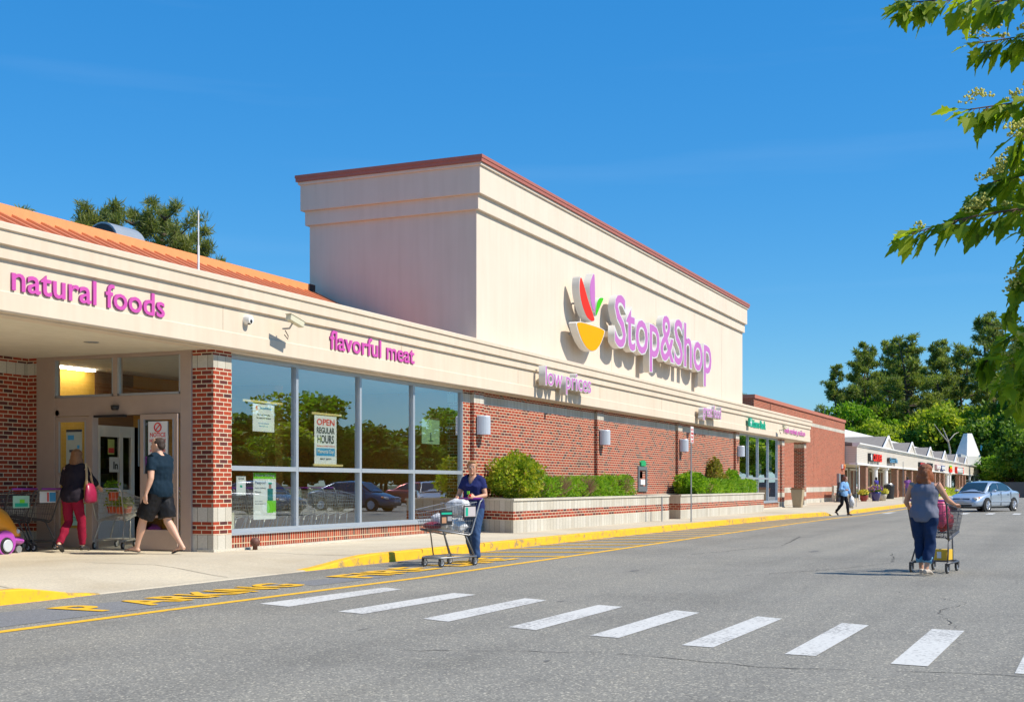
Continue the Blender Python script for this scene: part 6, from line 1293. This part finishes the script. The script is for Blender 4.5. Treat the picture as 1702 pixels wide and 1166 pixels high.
# ------------------------------------------------------------ cars
M_TYRE = mat('tyre', (.018,.018,.018), .85, 0, .1); M_RIM = mat('alloy_rim', (.55,.56,.58), .3, .7, .05); M_CGLASS = mat('car_glass', (.02,.035,.04), .03, 0, .05, spec=.8, coat=.5)
M_HEADL = mat('headlight_glass', (.72,.66,.58), .15, 0, .1, coat=1.0); M_AMBER = mat('amber_lens', (.8,.25,.05), .2, coat=.8); M_REDL = mat('red_lens', (.4,.01,.01), .2, coat=.8)
def carpaint(name, c): 
    m = mat(name, c, .28, .35, .03, 1, coat=1.0); return m
def make_car(label, loc, rz, paint, group=None, L=4.45, Wd=1.70, Ht=1.42):
    t = thing('sedan_car', label, 'car', loc, rz, group); h = L/2
    # lower body: sections along x (x, half width at sill, half width at belt, z bottom, z belt/hood, crown)
    sec = [(-h,.60,.62,.38,.78,.86),(-h+.08,.74,.76,.26,.88,.96),(-h+.45,.82,.82,.22,.96,1.03),(-h+.95,.84,.82,.21,.97,1.04),(-.9,.845,.815,.20,.95,.98),(0,.85,.82,.20,.92,.94),(.75,.85,.82,.20,.90,.93),(1.05,.845,.80,.20,.87,.92),(1.5,.835,.76,.21,.79,.85),(h-.35,.80,.70,.22,.70,.76),(h-.10,.72,.62,.22,.60,.66),(h-.0,.58,.50,.26,.52,.56)]
    m = MB(); vs = []; n = 0
    for (x, ws, wb, z0, zb, zc) in sec:
        half = [(0,z0),(ws*.86,z0),(ws*.97,z0+.06),(ws*1.0,z0+(zb-z0)*.35),(ws*1.005,z0+(zb-z0)*.60),((ws+wb)/2*1.0,zb-.06),(wb*.96,zb),(wb*.62,(zb+zc)/2+.015),(0,zc)]
        ring = half + [(-a,z) for a, z in half[-2:0:-1]]; n = len(ring); vs += [(x,a,z) for a, z in ring]
    N = len(sec); fs = [(i*n+k,i*n+(k+1)%n,(i+1)*n+(k+1)%n,(i+1)*n+k) for i in range(N-1) for k in range(n)] + [tuple(range(n)), tuple((N-1)*n+k for k in range(n))]
    m.add(vs, fs); bo = m.build('body', paint, t, smooth=True, local=True)
    s = bo.modifiers.new('s','SUBSURF'); s.levels = 2; s.render_levels = 2
    # cabin
    st = [(-1.72,.60,.98,.58,1.0),(-1.30,.66,.97,.60,1.22),(-.75,.70,.95,.585,1.38),(-.2,.71,.93,.58,Ht),(.25,.71,.92,.57,Ht-.015),(.62,.70,.91,.56,1.30),(1.22,.66,.88,.58,.92)]
    def prof(grow=0, z_in=0):
        vs = []
        for (x, wb, zb, wt, zt) in st:
            vs += [(x,(wb+grow),zb-.04),(x,(wb+(wt-wb)*.5+grow+.02),zb+(zt-zb)*.5),(x,(wt+grow),zt-.05),(x,(wt-.10),zt+.0),(x,0,zt+.02),(x,-(wt-.10),zt),(x,-(wt+grow),zt-.05),(x,-(wb+(wt-wb)*.5+grow+.02),zb+(zt-zb)*.5),(x,-(wb+grow),zb-.04)]
        return vs
    m = MB(); vs = prof(); n = 9; N = len(st); m.add(vs, [(i*n+k,i*n+k+1,(i+1)*n+k+1,(i+1)*n+k) for i in range(N-1) for k in range(n-1)])
    cb = m.build('cabin', paint, t, smooth=True, local=True); s = cb.modifiers.new('s','SUBSURF'); s.levels = 2; s.render_levels = 2
    # glass panels just proud of the cabin
    def panel_(name, pts, mt=M_CGLASS, par=None): 
        q = MB(); q.add(pts, [tuple(range(len(pts)))]); o = q.build(name, mt, par or t, local=True); sl = o.modifiers.new('t','SOLIDIFY'); sl.thickness = .012; sl.offset = 0; return o
    panel_('windscreen', [(1.16,-.60,.955),(1.16,.60,.955),(.68,.52,1.30),(.56,.48,1.345),(.56,-.48,1.345),(.68,-.52,1.30)])
    panel_('rear_window', [(-1.62,-.52,1.05),(-1.62,.52,1.05),(-1.0,.48,1.355),(-1.0,-.48,1.355)])
    for sd in (1,-1):
        y = lambda zz: sd*(.735-.135*(zz-.9)/.45)
        panel_('side_window', [(.92,y(.96)+sd*.0,.96),(.02,y(.96),.96),(.02,y(1.33),1.33),(.40,y(1.33),1.33),(.62,y(1.24),1.24)])
        panel_('side_window', [(-.04,y(.97),.97),(-.98,y(.98)-sd*.01,.98),(-.92,y(1.24),1.24),(-.62,y(1.33),1.33),(-.04,y(1.34),1.34)])
        panel_('quarter_window', [(-1.02,y(.98)-sd*.015,.985),(-1.34,y(1.0)-sd*.03,1.0),(-.98,y(1.22)-sd*.01,1.22)])
        q = MB(); q.ball((.84,sd*.93,.97),(.07,.10,.06),12); q.box(.8,sd*.80,.95,.86,sd*.9,.98); q.build('side_mirror', paint, t, smooth=True, local=True)
        q = MB(); q.loft([(h-.13,sd*.56,.60,.15,.055),(h-.22,sd*.60,.625,.17,.06),(h-.42,sd*.70,.66,.06,.04)], (0,1,0), 12); q.build('headlight', M_HEADL, t, smooth=True, local=True)
        q = MB(); q.ball((h-.34,sd*.715,.645),(.09,.06,.05),10); q.build('indicator', M_AMBER, t, smooth=True, local=True)
        q = MB(); q.box(-h+.0,sd*.42,.66,-h+.10,sd*.70,.82); q.build('tail_light', M_REDL, t, local=True, bevel=.02)
        q = MB(); q.box(-1.0,sd*.848,.44,1.0,sd*.862,.50); q.build('side_moulding', paint, t, local=True, bevel=.005)
        for x in (.0,-1.0,1.0): q = MB(); q.box(x,sd*.835,.26,x+.008,sd*.8585,.93); q.build('door_gap', M_DARK, t, local=True)
        for x in (.12,-.85): q = MB(); q.box(x,sd*.84,.80,x+.18,sd*.872,.83); q.build('door_handle', paint, t, local=True, bevel=.006)
        for x in (1.35,-1.28):
            q = MB(); q.lathe((x,sd*.80,.31),[(0,-.02),(.355,-.02),(.355,.062 if sd > 0 else .02),(0,.062 if sd > 0 else .02)],28,axis='y')
            q.v = [(a,(sd*.862 if abs(b) > .81 else b),c) for a, b, c in q.v]; q.build('wheel_arch', M_DARK, t, local=True)
            w = MB(); w.lathe((x,sd*.79,.305),[(.0,-.08),(.25,-.09),(.295,-.06),(.305,0),(.295,.07),(.2,.095),(0,.09)],28,axis='y'); wo = w.build('wheel', M_TYRE, t, smooth=False, local=True)
            w = MB(); w.lathe((x,sd*.80,.305),[(.20,-.088*1),(.205,-.092),(.205,.092),(.2,.088)],24,axis='y')
            for a in range(7): 
                an = a*2*math.pi/7; w.tube([(x,sd*.885,.305),(x+.19*math.cos(an),sd*.885,.305+.19*math.sin(an))],[.035,.022],6)
            w.ball((x,sd*.885,.305),(.05,.012,.05),10); w.build('rim', M_RIM, wo, local=True)
    q = MB(); q.box(h-.16,-.40,.56,h-.04,.40,.63); q.build('grille', M_DARK, t, local=True, bevel=.02)
    q = MB(); q.box(h-.05,-.055,.575,h-.03,-.035,.63); q.box(h-.05,.035,.575,h-.03,.055,.63); q.box(h-.05,-.04,.595,h-.03,.04,.61); q.build('badge', M_RIM, t, local=True)
    q = MB(); q.box(h-.15,-.52,.27,h+.01,.52,.345); q.build('lower_intake', M_DARK, t, local=True, bevel=.02)
    q = MB(); q.box(h-.03,-.17,.42,h+.02,.17,.52); q.build('number_plate', mat('plate_grey',(.42,.44,.48),.5), t, local=True)
    q = MB(); q.loft([(h-.28,0,.46,.76,.055),(h-.05,0,.45,.66,.06),(h+.015,0,.44,.5,.045)], (0,1,0), 16); q.build('bumper', paint, t, smooth=True, local=True)
    q = MB(); q.box(-1.9,-.7,.16,1.9,.7,.24); q.build('underbody', M_DARK, t, local=True)
    return t
car = make_car('silver blue sedan driving towards the shops on the right', (63.4,3.75,0), R(157), carpaint('silver_blue_paint',(.42,.50,.60)))
# cars parked across the lot, seen mirrored in the shop windows
for i, (x, y, rz, c, lb) in enumerate([(44.5,-5.5,100,(.04,.05,.09),'dark blue car parked across the lot, mirrored in the first window'),(38,-9,95,(.30,.31,.33),'grey car parked across the lot, mirrored in the first window'),(51.5,-5.0,88,(.03,.07,.13),'blue car parked across the lot, mirrored in the third window'),(57.5,-4.0,150,(.6,.6,.58),'white car parked across the lot, mirrored in the third window'),(66,-9,90,(.35,.05,.04),'red car parked across the lot, mirrored in the fourth window'),(33,-13,90,(.5,.5,.5),'silver car parked far across the lot')]):
    cp = copy_tree(car, (x,y,0), R(rz), label=lb, group='cars parked across the lot'); pm = carpaint('paint_%d' % i, c)
    pm.name = ('dark_blue','grey','bright_blue','white','red','silver')[i]+'_paint'
    for ch in cp.children:
        if ch.data.materials and ch.data.materials[0] == bpy.data.materials['silver_blue_paint']:
            ch.data = ch.data.copy(); ch.data.materials[0] = pm
